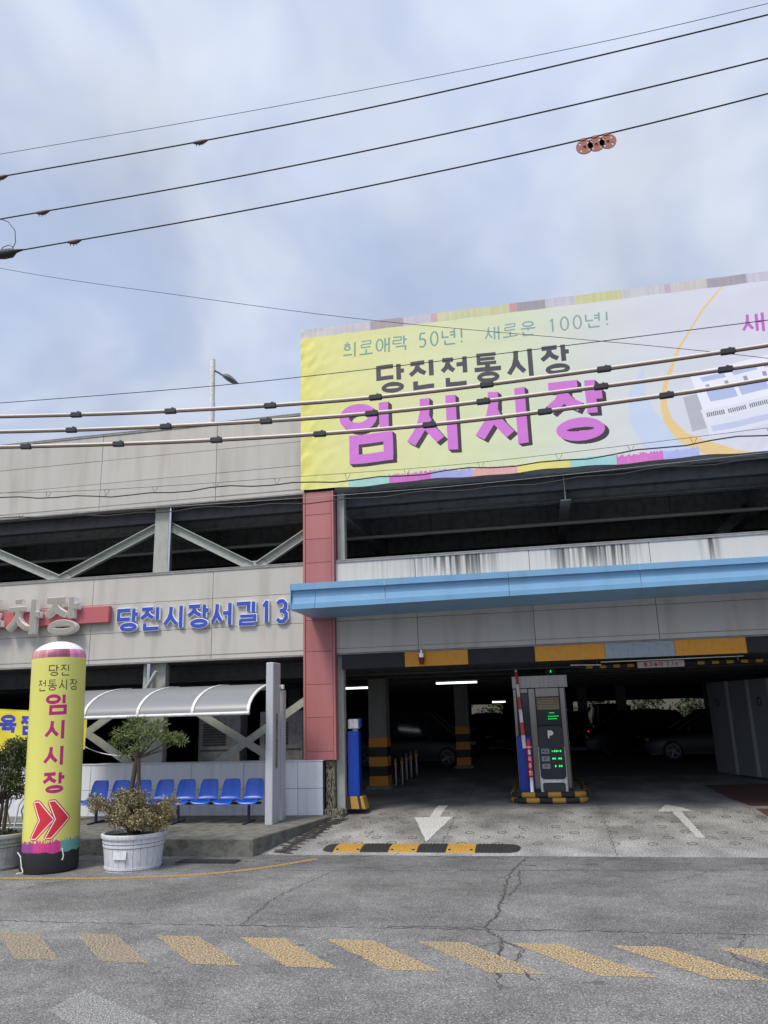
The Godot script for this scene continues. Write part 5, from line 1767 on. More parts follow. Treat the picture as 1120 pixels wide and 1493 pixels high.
	for i in 3:
		var y := 0.905 - i * 0.163
		var c2 := Canvas.new(96, 64, Color(0.50, 0.52, 0.56))
		c2.k = Vector2(64, -64); c2.o = Vector2(0, 64)
		print_text(c2, names[i], 0.16 if i == 0 else 0.30, 0.22, 0.56, 0.58, 0.085, Color(0.06, 0.06, 0.08), 0.05)
		var lm := mat(Color.WHITE, 0.4)
		lm.albedo_texture = ImageTexture.create_from_image(c2.im)
		g = Geo.new()
		g.quad(V(-0.235, y - 0.055, 0.2235), V(-0.055, y - 0.055, 0.2235), V(-0.055, y + 0.055, 0.2235), V(-0.235, y + 0.055, 0.2235))
		part("floor_label", g, lm, k2)
		g = Geo.new()
		var at := 0.005
		for q in ([1, 2, 2, 1, 2] if i == 0 else ([2, 2, 0, 2, 2] if i == 1 else [0, 2, 0, 2, 2])):
			if q > 0:
				g.span(V(at, y - 0.014, 0.221), V(at + 0.016 * q, y + 0.014, 0.226))
				g.span(V(at + 0.006, y - 0.022, 0.221), V(at + 0.010 * q, y + 0.022, 0.2255))
			at += 0.044
		part("count_lamp", g, M.led, k2)
	# barrier
	var ba := thing("barrier_gate", "blue barrier cabinet with raised red and white arm", "barrier gate", V(-0.56, 0.225, -2.05))
	g = Geo.new()
	g.span(V(-0.18, 0.0, -0.16), V(0.17, 1.24, 0.16), 0.012)
	part("cabinet", g, M.cab_blue, ba)
	g = Geo.new()
	g.span(V(-0.15, 0.06, 0.16), V(0.14, 1.18, 0.166), 0.002)
	part("cabinet_door", g, M.cab_blue, ba)
	var a0 := V(-0.01, 0.97, 0.24)
	var a1 := V(-0.11, 3.3, 0.22)
	g = Geo.new()
	g.tube([V(0.0, 1.02, 0.15), V(0.0, 1.02, 0.29)], 0.05, 14)
	part("hub", g, M.white, ba)
	for k in 8:
		g = Geo.new()
		g.bar(a0.lerp(a1, k / 8.0), a0.lerp(a1, (k + 1) / 8.0), 0.085 - 0.035 * k / 8.0, 0.03, V(0, 0, 1))
		part("arm", g, M.white if k % 2 == 0 else M.sign_red, ba)
	# printed bollard
	var bo := thing("entrance_bollard", "red topped silver bollard with white lettering before the blue barrier", "bollard", V(-0.47, 0.225, -1.72))
	g = Geo.new()
	g.lathe(Vector3.ZERO, [Vector2(0.075, 0.0), Vector2(0.062, 0.03), Vector2(0.06, 0.34)], 20)
	part("lower_tube", g, M.chrome, bo)
	var c3 := Canvas.new(256, 512, Color(0.72, 0.10, 0.13))
	c3.k = Vector2(256 / 0.38, -512 / 0.66); c3.o = Vector2(128, 512)
	var yy := 0.50
	for ch in "출차주의":
		print_text(c3, ch, -0.045, yy, 0.09, 0.115, 0.07, Color(0.95, 0.95, 0.95))
		yy -= 0.155
	var bm := mat(Color.WHITE, 0.35)
	bm.albedo_texture = ImageTexture.create_from_image(c3.im)
	g = Geo.new()
	g.lathe(Vector3.ZERO, [Vector2(0.0612, 0.34), Vector2(0.0612, 1.0)], 24, PI + 0.05)
	part("printed_sleeve", g, bm, bo)
	g = Geo.new()
	g.lathe(Vector3.ZERO, [Vector2(0.064, 1.0), Vector2(0.066, 1.02), Vector2(0.06, 1.03), Vector2(0.058, 1.1), Vector2(0.03, 1.18), Vector2(0.0, 1.19)], 20)
	part("cap", g, M.sign_red, bo)
	g = Geo.new()
	g.lathe(Vector3.ZERO, [Vector2(0.0625, 0.985), Vector2(0.0655, 0.99), Vector2(0.0655, 1.015), Vector2(0.0625, 1.02)], 20)
	part("silver_band", g, M.white, bo)
	# blue cabinet at the left jamb
	var lc := thing("control_cabinet", "tall blue steel cabinet on a striped base beside the left jamb", "cabinet", V(-4.22, 0.07, -0.42))
	g = Geo.new()
	g.prism(PackedVector2Array([Vector2(-0.22, 0.0), Vector2(0.20, 0.0), Vector2(0.13, 0.26), Vector2(-0.22, 0.26)]), -0.16, 0.20, 0.01)
	part("base", g, M.rubber_yellow, lc)
	g = Geo.new()
	g.prism(PackedVector2Array([Vector2(0.06, 0.0), Vector2(0.12, 0.0), Vector2(0.07, 0.262), Vector2(0.01, 0.262)]), 0.15, 0.203)
	g.prism(PackedVector2Array([Vector2(-0.21, 0.0), Vector2(-0.12, 0.0), Vector2(-0.15, 0.262), Vector2(-0.21, 0.262)]), 0.15, 0.203)
	part("base_stripe", g, M.rubber, lc)
	g = Geo.new()
	g.span(V(-0.20, 0.26, -0.06), V(0.06, 1.64, 0.17), 0.012)
	part("case", g, M.cab_blue, lc)
	g = Geo.new()
	g.span(V(-0.17, 0.32, 0.17), V(0.035, 1.58, 0.176), 0.002)
	part("door", g, M.cab_blue, lc)
	g = Geo.new()
	g.span(V(-0.19, 1.69, -0.08), V(0.05, 1.90, 0.14), 0.015)
	g.span(V(-0.1, 1.64, -0.05), V(0.0, 1.69, 0.05))
	part("camera_box", g, M.white_paint, lc)
	g = Geo.new()
	g.span(V(0.052, 1.72, -0.06), V(0.10, 1.91, 0.12), 0.01)
	part("lens_hood", g, M.cab_blue, lc)
	# clearance bar
	var cb := thing("clearance_bar", "black and yellow height bar with red lettering plate hung across the right lane", "height bar", V(0, 2.96, -1.2))
	var xs := 0.80
	k2 = null
	var idx := 0
	while xs < 4.6:
		if xs + 0.15 < 2.08 or xs > 3.06:
			g = Geo.new()
			g.span(V(xs, -0.035, -0.03), V(xs + 0.148, 0.035, 0.03), 0.008)
			part("bar_segment", g, M.rubber_yellow if idx % 2 == 1 else M.rubber, cb)
		xs += 0.15
		idx += 1
	g = Geo.new()
	g.span(V(2.0, -0.03, -0.025), V(3.15, 0.03, 0.025))
	part("bar_core", g, M.rubber, cb)
	var c4 := Canvas.new(512, 72, Color(0.80, 0.80, 0.80))
	c4.k = Vector2(512, -512); c4.o = Vector2(0, 72)
	print_text(c4, "통과높이 2.1m", 0.12, 0.018, 0.1, 0.105, 0.075, Color(0.72, 0.06, 0.08), 0.06, false, Vector2.ZERO, 0.76)
	var pm := mat(Color.WHITE, 0.4)
	pm.albedo_texture = ImageTexture.create_from_image(c4.im)
	g = Geo.new()
	g.span(V(2.07, -0.066, 0.031), V(3.07, 0.076, 0.042), 0.003)
	var plate := part("sign_plate", g, M.white, cb)
	g = Geo.new()
	g.quad(V(2.075, -0.062, 0.045), V(3.065, -0.062, 0.045), V(3.065, 0.072, 0.045), V(2.075, 0.072, 0.045))
	part("lettering", g, pm, plate)
	for x in [1.2, 2.6, 4.2]:
		g = Geo.new()
		g.tube([V(x, 0.03, 0), V(x, 0.36, 0)], 0.01, 6)
		part("hanger", g, M.chrome, cb)
	# hanging display above the booth, lit figure one
	var hd := thing("hanging_display", "small black display with a lit green figure above the booth", "display", V(0.16, 2.98, -1.9))
	g = Geo.new()
	g.span(V(-0.12, -0.12, -0.05), V(0.12, 0.12, 0.05), 0.01)
	part("case", g, M.black, hd)
	g = Geo.new()
	g.span(V(-0.012, 0.02, 0.05), V(0.012, 0.09, 0.056))
	g.span(V(-0.008, -0.08, 0.05), V(0.016, -0.03, 0.056))
	part("lit_figure", g, M.led, hd)
	# handrail pipe under the lintel
	g = Geo.new()
	g.tube([V(0.6, 3.0, -0.7), V(1.25, 2.98, -0.7), V(1.25, 3.04, -0.7), V(4.2, 3.05, -0.7)], 0.022, 8)
	single("conduit", g, M.chrome, "thin shiny conduit pipe under the grey lintel block", "pipe")

# ---------------------------------------------------------------- inside the garage
func car(label: String, at: Vector3, turn: float, paint: Material, van := false, tail := false) -> void:
	var o := thing("parked_car", label, "car", at, "cars parked inside the garage")
	o.rotation.y = turn
	# forward is +x; station: x, bottom, top, half width
	var st := [[-2.32, 0.42, 0.86, 0.74], [-2.25, 0.30, 1.02, 0.86], [-1.6, 0.24, 1.06, 0.91], [0.0, 0.22, 1.04, 0.92], [1.0, 0.22, 1.02, 0.92], [1.7, 0.24, 0.94, 0.90], [2.15, 0.28, 0.84, 0.82], [2.33, 0.36, 0.70, 0.66]]
	var gh := [[-2.22, 1.04, 1.06, 0.80, 0.76], [-1.85, 1.03, 1.60, 0.82, 0.64], [-0.9, 1.03, 1.70, 0.84, 0.64], [0.15, 1.02, 1.66, 0.84, 0.63], [1.15, 1.0, 1.04, 0.82, 0.74]]
	if van:
		gh = [[-2.28, 1.04, 1.10, 0.80, 0.76], [-2.2, 1.03, 1.92, 0.84, 0.72], [-0.9, 1.03, 1.98, 0.85, 0.72], [0.75, 1.02, 1.90, 0.84, 0.70], [1.75, 0.95, 1.00, 0.80, 0.74]]
	var rows := []
	for s in st:
		var row := []
		for q in [[1.0, 0.0], [1.0, 0.12], [1.03, 0.45], [0.99, 0.78], [0.90, 0.97], [0.6, 1.0], [0, 1.02], [-0.6, 1.0], [-0.90, 0.97], [-0.99, 0.78], [-1.03, 0.45], [-1.0, 0.12], [-1.0, 0.0]]:
			row.append(V(s[0], lerpf(s[1], s[2], q[1]), -q[0] * s[3]))
		rows.append(row)
	var g := Geo.new()
	g.grid(rows)
	for e in [0, rows.size() - 1]:
		g.face(rows[e], V(-1 if e == 0 else 1, 0, 0))
	g.span(V(-2.1, 0.2, -0.7), V(2.1, 0.32, 0.7))
	part("body", g, paint, o)
	rows = []
	var rtop := []
	for s in gh:
		var row := []
		for q in [[0, 0.0], [0, 0.5], [1, 0.93]]:
			row.append(V(s[0], lerpf(s[1], s[2], q[1]), -lerpf(s[3], s[4], q[1])))
		row.append(V(s[0], s[2], -s[4] * 0.85)); row.append(V(s[0], s[2] + 0.01, 0)); row.append(V(s[0], s[2], s[4] * 0.85))
		for q in [0.93, 0.5, 0.0]:
			row.append(V(s[0], lerpf(s[1], s[2], q), lerpf(s[3], s[4], q)))
		rows.append(row)
	g = Geo.new()
	g.grid(rows)
	part("window", g, M.glass_dark, o)
	g = Geo.new()
	rows = []
	for s in gh.slice(1, 4):
		var row := []
		for q in [-1.0, -0.86, 0.0, 0.86, 1.0]:
			row.append(V(s[0], s[2] + (0.03 if absf(q) < 0.9 else -0.03), -q * (s[4] + 0.015)))
		rows.append(row)
	g.grid(rows)
	part("roof", g, paint, o)
	for sd in [-1.0, 1.0]:                               # window pillars
		g = Geo.new()
		for i in [0, 2, 3]:
			var a: Array = gh[i]
			g = Geo.new()
			if i == 2: g.bar(V(a[0] + 0.15, a[1], sd * (a[3] + 0.004)), V(a[0] + 0.15, a[2] - 0.05, sd * (a[4] + 0.01)), 0.05, 0.02)
			if i == 3: g.bar(V(a[0], a[2] - 0.02, sd * (a[4] + 0.008)), V(gh[4][0], gh[4][2], sd * (gh[4][4] + 0.02)), 0.05, 0.05)
			if i == 0: g.bar(V(gh[1][0], gh[1][2] - 0.02, sd * (gh[1][4] + 0.008)), V(gh[0][0], gh[0][2], sd * (gh[0][4] + 0.02)), 0.06, 0.05)
			part("window_pillar", g, paint, o)
	for x in [-1.42, 1.40]:
		for sd in [-1.0, 1.0]:
			g = Geo.new()
			var ax := V(0, 0, sd)
			g.xf = Transform3D(Basis(V(1, 0, 0), ax, V(1, 0, 0).cross(ax)), V(x, 0.34, sd * 0.72))
			g.lathe(Vector3.ZERO, [Vector2(0.0, 0.0), Vector2(0.33, 0.0), Vector2(0.345, 0.05), Vector2(0.345, 0.19), Vector2(0.32, 0.225), Vector2(0.24, 0.225), Vector2(0.225, 0.18), Vector2(0.0, 0.17)], 26)
			var ty := part("wheel", g, M.rubber, o)
			g = Geo.new()
			g.xf = Transform3D(Basis(V(1, 0, 0), ax, V(1, 0, 0).cross(ax)), V(x, 0.34, sd * 0.72))
			g.lathe(Vector3.ZERO, [Vector2(0.235, 0.20), Vector2(0.238, 0.222), Vector2(0.215, 0.222), Vector2(0.205, 0.19)], 26)
			for q in 5:
				var a := TAU * q / 5.0
				g.bar(V(cos(a) * 0.03, 0.20, sin(a) * 0.03), V(cos(a) * 0.215, 0.215, sin(a) * 0.215), 0.05, 0.02)
			g.lathe(Vector3.ZERO, [Vector2(0.06, 0.19), Vector2(0.055, 0.222), Vector2(0.0, 0.225)], 14)
			part("rim", g, M.rim_metal, ty)
	for sd in [-1.0, 1.0]:
		g = Geo.new()
		g.box(V(2.13, 0.72, sd * 0.62), V(0.28, 0.12, 0.30), 0.04, Basis(Vector3.UP, sd * -0.35))
		part("headlight", g, M.headlamp, o)
		g = Geo.new()
		g.box(V(-2.235, 0.90, sd * 0.66), V(0.06, 0.13, 0.30), 0.02)
		part("tail_light", g, M.tail_lit if tail else M.tail_dark, o)
		g = Geo.new()
		g.box(V(0.85, 1.05, sd * 0.99), V(0.10, 0.13, 0.20), 0.03)
		part("mirror", g, paint, o)
	g = Geo.new()
	g.span(V(2.2, 0.40, -0.42), V(2.345, 0.62, 0.42), 0.03)
	part("grille", g, M.black, o)

func build_interior() -> void:
	# striped columns
	for c in [[-4.62, -4.7, 0.50, "thick grey column with orange and black bands nearest the entrance"], [-2.86, -10.2, 0.46, "dim banded column deeper inside, right of the nearest one"]]:
		var y0 := ramp_y(c[1])
		var col := thing("banded_column", c[3], "column", V(c[0], y0, c[1]), "banded columns inside the garage")
		var w: float = c[2] * 0.5
		var g := Geo.new()
		g.span(V(-w - 0.09, 0, -w - 0.09), V(w + 0.09, 0.10, w + 0.09), 0.01)
		part("base", g, M.concrete, col)
		g = Geo.new()
		g.span(V(-w, 1.36, -w), V(w, 3.2 - y0, w), 0.01)
		part("shaft", g, M.col_grey, col)
		for k in 5:
			g = Geo.new()
			var e := 0.008 if k % 2 == 0 else 0.004
			g.span(V(-w - e, 0.10 + k * 0.252, -w - e), V(w + e, 0.10 + (k + 1) * 0.252, w + e), 0.006)
			part("band", g, M.orange if k % 2 == 0 else M.black, col)
	for c in [[1.7, -22.0], [3.4, -21.0], [-8.9, -10.4], [-8.9, -4.7], [7.2, -20.5], [-0.9, -16.5], [8.6, -10.4]]:
		var col := thing("plain_column", ["dark column left of the rear opening", "dark column before the rear opening", "dim column behind the shelter, farther one", "dim column behind the shelter, nearer one", "dark column at the right end of the rear opening", "dark column in the middle of the garage", "dark column behind the grey screen"][used.get("plain_column", 0)], "column", V(c[0], 0.15, c[1]), "plain columns inside the garage")
		var g := Geo.new()
		g.span(V(-0.22, -0.2, -0.22), V(0.22, 3.1, 0.22), 0.01)
		part("shaft", g, M.col_grey, col)
		g = Geo.new()
		g.span(V(-0.3, -0.2, -0.3), V(0.3, 0.08, 0.3), 0.01)
		part("base", g, M.concrete, col)
	# group of steel bollards
	var labels := ["steel bollard nearest the banded column", "steel bollard second from the banded column", "steel bollard third from the banded column", "steel bollard fourth from the banded column", "steel bollard farthest from the banded column"]
	var spots := [[-4.28, -5.15], [-4.16, -5.5], [-4.2, -6.5], [-4.17, -7.1], [-4.1, -7.7]]
	for i in 5:
		var p := V(spots[i][0], ramp_y(spots[i][1]), spots[i][1])
		var bo := thing("steel_bollard", labels[i], "bollard", p, "steel bollards beside the nearest column")
		var g := Geo.new()
		g.lathe(Vector3.ZERO, [Vector2(0.085, 0.0), Vector2(0.06, 0.02), Vector2(0.057, 0.74), Vector2(0.04, 0.77), Vector2(0.0, 0.775)], 16)
		part("tube", g, M.dull_steel, bo)
		g = Geo.new()
		g.lathe(Vector3.ZERO, [Vector2(0.059, 0.58), Vector2(0.0595, 0.64)], 16)
		part("reflector_band", g, M.orange, bo)
	# fluorescent lamps that are lit
	for l in [[-5.50, 2.83, -6.0, 1.0, "lit tube lamp at the left, behind the pillar", 1.0], [-2.54, 2.88, -6.0, 1.2, "lit tube lamp hung over the left lane", 1.0], [-1.8, 2.36, -14.0, 0.5, "small lit tube lamp far inside the garage", 0.7]]:
		var la := thing("tube_lamp", l[4], "lamp", V(l[0], l[1], l[2]), "lit tube lamps in the garage")
		var g := Geo.new()
		g.span(V(-l[3] * 0.52, 0.03, -0.05), V(l[3] * 0.52, 0.075, 0.05), 0.008)
		part("housing", g, M.white_paint, la)
		g = Geo.new()
		g.tube([V(-l[3] * 0.5, 0, 0), V(l[3] * 0.5, 0, 0)], 0.026, 10)
		part("tube", g, M.tube, la)
		g = Geo.new()
		g.tube([V(-l[3] * 0.4, 0.07, 0), V(-l[3] * 0.4, 0.5, 0)], 0.008, 6)
		g.tube([V(l[3] * 0.4, 0.07, 0), V(l[3] * 0.4, 0.5, 0)], 0.008, 6)
		part("hanger", g, M.dark_steel, la)
		var al := AreaLight3D.new()
		al.name = "lamp_light"
		al.light_energy = 0.05 * l[5]; al.light_color = Color(0.95, 0.98, 1.0)
		al.area_size = Vector2(l[3], 0.05)
		al.set("area_range", 30.0)
		al.shadow_enabled = true
		la.add_child(al, true)
		al.position = V(0, -0.035, 0)
		al.rotation.x = -PI / 2
	# stepped grey screens along the right side
	var ps := thing("partition_screen", "row of tall grey sheet panels standing inside at the right edge", "partition", V(0, 0, 0))
	var pp := [V(4.70, 0, -7.6), V(4.98, 0, -6.55), V(5.06, 0, -6.55), V(5.30, 0, -5.6), V(5.38, 0, -5.6), V(5.60, 0, -4.7), V(5.68, 0, -4.7), V(5.98, 0, -3.5), V(6.08, 0, -3.5)]
	for i in pp.size() - 1:
		var g := Geo.new()
		g.bar(pp[i] + V(0, 1.42, 0), pp[i + 1] + V(0, 1.42, 0), 0.03, 2.5, Vector3.UP, 0.004)
		part("panel", g, [M.screen_a, M.screen_b][i % 2], ps)
	for i in [0, 4]:
		var g := Geo.new()
		var d: Vector3 = (pp[i + 1] - pp[i]).normalized()
		var nrm := V(d.z, 0, -d.x)
		var mid: Vector3 = (pp[i] + pp[i + 1]) * 0.5 + V(0, 2.1, 0)
		if nrm.x > 0: nrm = -nrm
		g.xf = Transform3D(Basis(d if nrm.cross(V(0, 1, 0)).dot(d) < 0 else -d, V(0, 1, 0), nrm).orthonormalized(), mid + nrm * 0.02)
		g.ring_prism(Vector2.ZERO, 0.1, 0.1, 0.016, 0.0, 0.004)
		part("round_mark", g, M.black, ps)
	# parked cars
	car("dark sedan parked side on at the right of the right lane", V(5.5, 0.2, -12.9), PI + 0.06, M.car_black)
	car("black car parked behind the dark sedan with its front to the lane", V(3.3, 0.2, -17.0), PI + 0.35, M.car_dark)
	car("black car with lit red tail lights beside the booth", V(1.0, 0.2, -18.0), PI / 2 - 0.1, M.car_black, false, true)
	car("white van glimpsed beyond the lit tail lights", V(2.9, 0.2, -24.0), PI / 2 + 0.1, M.car_white, true)
	car("black van parked side on behind the banded columns", V(-4.9, 0.2, -11.6), 0.0, M.car_black, true)
	car("dark car deep inside between the columns, front to the camera", V(-2.6, 0.2, -20.5), -PI / 2 + 0.3, M.car_dark)
	# green bank outside the rear openings
	var bank := []
	for k in 26:
		bank.append([V(-7.0 + k * 0.9, 0.6 + 0.9 * (k % 3), -29.5 - 0.5 * (k % 2)), V(1.0, 0.9, 0.7), 1.0])
	var hd := leaf_mesh(bank, 9000, 0.22, 0.14, [Color(0.05, 0.075, 0.025), Color(0.07, 0.10, 0.03), Color(0.09, 0.12, 0.045), Color(0.035, 0.05, 0.02)], 31)
	var hedge := MeshInstance3D.new()
	hedge.mesh = hd; hedge.material_override = M.leaf; hedge.name = "hedge_bank"
	add_child(hedge, true)
	meta(hedge, "green foliage bank glimpsed through the rear opening", "hedge", "", "stuff")
	var bk := Geo.new()
	bk.span(V(-30, -0.4, -31.5), V(22, 3.4, -31.0))
	single("retaining_wall", bk, M.concrete, "grey retaining wall behind the foliage outside the rear opening", "wall")

# ---------------------------------------------------------------- painted road markings and speed bump
var mark_rng := RandomNumberGenerator.new()
func flat_mark(called: String, polys: Array, m: Material, label: String, group: String, y: Callable, kind := "", ragged := 0.012) -> void:
	var g := Geo.new()
	for p in polys:
		var flat := PackedVector2Array()
		for i in p.size():                              # edges of old paint are ragged
			var a := Vector2(p[i][0], p[i][1])
			var b := Vector2(p[(i + 1) % p.size()][0], p[(i + 1) % p.size()][1])
			var steps := maxi(1, int(a.distance_to(b) / 0.045)) if ragged > 0.0 else 1
			for s in steps:
				var q := a.lerp(b, float(s) / steps)
				if s > 0: q += (b - a).orthogonal().normalized() * mark_rng.randf_range(-ragged, ragged)
				flat.append(q)
		for cut in [[-9.0, -2.5], [-2.5, -0.8], [-0.8, 3.05], [3.05, 20.0]]:
			for piece in Geometry2D.intersect_polygons(flat, PackedVector2Array([Vector2(-60, cut[0]), Vector2(60, cut[0]), Vector2(60, cut[1]), Vector2(-60, cut[1])])):
				var idx := Geometry2D.triangulate_polygon(piece)
				for i in range(0, idx.size(), 3):
					var tri := []
					for k in 3: tri.append(V(piece[idx[i + k]].x, y.call(piece[idx[i + k]].y), piece[idx[i + k]].y))
					g.face(tri, Vector3.UP)
	single(called, g, m, label, "road marking", Vector3.ZERO, group, kind)

func worn(c: Color, under: Color, amount: float, sd: int, freq := 0.05) -> StandardMaterial3D:
	var gone := Color(c, 0.0)
	var t := tex(noise(freq, 5, sd), [0.0, amount - 0.02, amount, amount + 0.2, 1.0], [gone, gone, under.lerp(c, 0.35), under.lerp(c, 0.9), c], 512)
	var m := mat(Color.WHITE, 0.85)
	weather(m, t, V(0.8, 0.8, 0.8), M.fine, 0.4)
	m.transparency = BaseMaterial3D.TRANSPARENCY_ALPHA_SCISSOR
	m.alpha_scissor_threshold = 0.5
	return m

func build_markings() -> void:
	mark_rng.seed = 17
	var on_road := func(_z): return ROAD_Y + 0.004
	var on_ramp := func(z): return ramp_y(z) + 0.008
	var asph := lin(0.14, 0.14, 0.142)
	var worn_y := [worn(lin(0.60, 0.42, 0.20), asph, 0.44, 81, 0.09), worn(lin(0.58, 0.42, 0.23), asph, 0.46, 82, 0.09), worn(lin(0.55, 0.43, 0.27), asph, 0.48, 83, 0.09)]
	var names := ["leftmost faded yellow hatch stripe, cut by the left edge", "second faded yellow hatch stripe from the left", "third yellow hatch stripe from the left", "fourth yellow hatch stripe from the left", "yellow hatch stripe left of the crack", "yellow hatch stripe crossed by the long crack", "yellow hatch stripe right of the crack", "second hatch stripe right of the crack", "rightmost narrow hatch stripe at the right edge"]
	for i in 9:
		var x := -6.62 + i * 1.012
		var w := 0.53
		var sh := 0.94 - i * 0.02
		var zt := 8.17 - i * 0.016
		var zb := zt + 0.95
		flat_mark("hatch_stripe", [[[x, zt], [x, zb], [x + sh + w, zb], [x + w, zt]]].map(func(_p): return [[x, zt], [x + sh, zb], [x + sh + w, zb], [x + w, zt]]), worn_y[2 if i < 2 else (1 if i == 2 or i == 5 else 0)], names[i], "yellow hatch stripes across the road", on_road)
	for i in [-1, 9]:
		var x: float = -6.62 + i * 1.012
		flat_mark("hatch_stripe", [[[x, 8.17], [x + 0.9, 9.1], [x + 1.43, 9.1], [x + 0.53, 8.17]]], worn_y[1], "yellow hatch stripe beyond the %s edge of the view" % ["left" if i < 0 else "right"], "yellow hatch stripes across the road", on_road)
	flat_mark("lane_arrow", [[[-4.40, 10.42], [-3.2, 11.2], [-3.0, 10.75], [-4.36, 9.91]], [[-3.3, 10.9], [-3.1, 11.3], [-2.2, 11.8], [-2.3, 11.3]]], worn(lin(0.52, 0.52, 0.50), asph, 0.48, 84, 0.11), "worn white arrow head at the lower left on the asphalt", "", on_road)
	# yellow edge line
	var pts := [[-12.0, 5.42], [-8.78, 5.28], [-7.26, 5.2], [-6.29, 5.04], [-5.48, 4.77], [-4.76, 4.27], [-4.34, 3.78], [-4.06, 3.41]]
	var cu := Curve2D.new()
	for i in pts.size():
		var a := Vector2(pts[maxi(i - 1, 0)][0], pts[maxi(i - 1, 0)][1])
		var b := Vector2(pts[mini(i + 1, pts.size() - 1)][0], pts[mini(i + 1, pts.size() - 1)][1])
		cu.add_point(Vector2(pts[i][0], pts[i][1]), (a - b) / 6.0, (b - a) / 6.0)
	var polys := []
	var bk := cu.tessellate(4)
	for i in bk.size() - 1:
		var n0 := (bk[mini(i + 1, bk.size() - 1)] - bk[maxi(i - 1, 0)]).orthogonal().normalized() * 0.065
		var n1 := (bk[mini(i + 2, bk.size() - 1)] - bk[i]).orthogonal().normalized() * 0.065
		polys.append([[bk[i].x - n0.x, bk[i].y - n0.y], [bk[i + 1].x - n1.x, bk[i + 1].y - n1.y], [bk[i + 1].x + n1.x, bk[i + 1].y + n1.y], [bk[i].x + n0.x, bk[i].y + n0.y]])
	flat_mark("edge_line", polys, worn(lin(0.56, 0.33, 0.07), asph, 0.40, 85, 0.07), "curved yellow edge line in front of the tub and platform", "", on_road, "", 0.006)
	var wa := worn(lin(0.80, 0.80, 0.78), lin(0.26, 0.255, 0.24), 0.38, 86, 0.09)
	flat_mark("ramp_arrow", [[[-2.35, 2.14], [-2.10, 0.02], [-2.90, 0.07]], [[-2.58, 0.06], [-2.37, 0.05], [-2.36, -1.36], [-2.58, -1.36]]], wa, "white arrow on the ramp pointing out towards the speed bump", "arrows painted on the ramp", on_ramp)
	flat_mark("ramp_arrow", [[[2.07, -0.37], [2.77, -0.42], [2.36, -1.3]], [[2.43, 1.8], [2.56, 1.8], [2.52, -0.38], [2.34, -0.37]]], worn(lin(0.78, 0.78, 0.76), lin(0.26, 0.255, 0.24), 0.44, 87, 0.10), "worn white arrow on the right lane pointing into the garage", "arrows painted on the ramp", on_ramp)
	# speed bump
	var sb := thing("speed_bump", "black and yellow rubber speed bump at the foot of the ramp", "speed bump", V(0, ROAD_Y, 2.56))
	var sl := -atan(0.3 / 3.85)
	var base := ramp_y(2.56) - ROAD_Y
	var prof := [Vector2(-0.30, 0.0), Vector2(-0.24, 0.018), Vector2(-0.12, 0.035), Vector2(0.0, 0.04), Vector2(0.12, 0.035), Vector2(0.24, 0.018), Vector2(0.30, 0.0)]
	var sx := [-3.93, -3.44, -2.93, -2.42, -1.91, -1.40, -0.87]
	var tilt := Transform3D(Basis(Vector3.RIGHT, atan(0.3 / 3.85)), V(0, base, 0))
	for i in 6:
		var g := Geo.new()
		g.xf = tilt
		var rows := []
		for q in prof: rows.append([V(sx[i] + 0.004, q.y, -q.x), V(sx[i + 1] - 0.004, q.y, -q.x)])
		g.grid(rows)
		var nub := Geo.new()
		nub.xf = tilt
		for a in 7:
			for c in 9:
				var u := -0.24 + c * 0.06
				var yy := 0.04 * (1.0 - pow(absf(u) / 0.30, 2.2)) - 0.002
				nub.box(V(sx[i] + 0.055 + a * 0.066, yy + 0.003, u), V(0.034, 0.010, 0.034), 0.003)
		var bs := part("bump_segment", g, M.rubber_yellow if i % 2 == 0 else M.rubber, sb)
		part("tread", nub, M.rubber_yellow if i % 2 == 0 else M.rubber, bs, "", "stuff")
		for bx in [0.06, 0.44]:
			var bolt := Geo.new()
			bolt.xf = tilt
			bolt.lathe(V(sx[i] + bx, 0.022, 0.2), [Vector2(0.028, 0.0), Vector2(0.024, 0.012), Vector2(0.0, 0.014)], 10)
			part("bolt", bolt, M.black, bs)
	for e in [-1, 1]:
		var g := Geo.new()
		g.xf = tilt
		var x0: float = sx[0] if e < 0 else sx[6]
		var rows := []
		for k in 7:
			var t := k / 6.0
			var sc := sqrt(maxf(0.0, 1.0 - t * t))
			var row := []
			for q in prof: row.append(V(x0 + e * t * 0.24, q.y * sc, -q.x * (0.35 + 0.65 * sc)))
			rows.append(row)
		g.grid(rows)
		part("end_cap", g, M.rubber, sb)

# ---------------------------------------------------------------- overhead cables
func run_of(pts: Array, z: float) -> Array:
	var c := Curve3D.new()
	var p := []
	var f: Array = pts[0]
	var s: Array = pts[1]
	var l: Array = pts[pts.size() - 1]
	var k: Array = pts[pts.size() - 2]
	p.append(V(f[0] - 9.0, f[1] - 9.0 * (s[1] - f[1]) / (s[0] - f[0]) * 1.2, z))
	for q in pts: p.append(V(q[0], q[1], z))
	p.append(V(l[0] + 9.0, l[1] + 9.0 * (l[1] - k[1]) / (l[0] - k[0]) * 1.2, z))
	for i in p.size():
		var a: Vector3 = p[maxi(i - 1, 0)]
		var b: Vector3 = p[mini(i + 1, p.size() - 1)]
		var hl: float = p[i].distance_to(a) / 3.0
		var hr: float = p[i].distance_to(b) / 3.0
		var d := (b - a).normalized()
		c.add_point(p[i], -d * hl, d * hr)
	var out := []
	var L := c.get_baked_length()
	var n := int(L / 0.3)
	for i in n + 1: out.append(c.sample_baked(L * i / n))
	return out

func at_x(run: Array, x: float) -> Vector3:
	for i in run.size() - 1:
		if run[i].x <= x and run[i + 1].x >= x:
			return run[i].lerp(run[i + 1], (x - run[i].x) / (run[i + 1].x - run[i].x))
	return run[0]

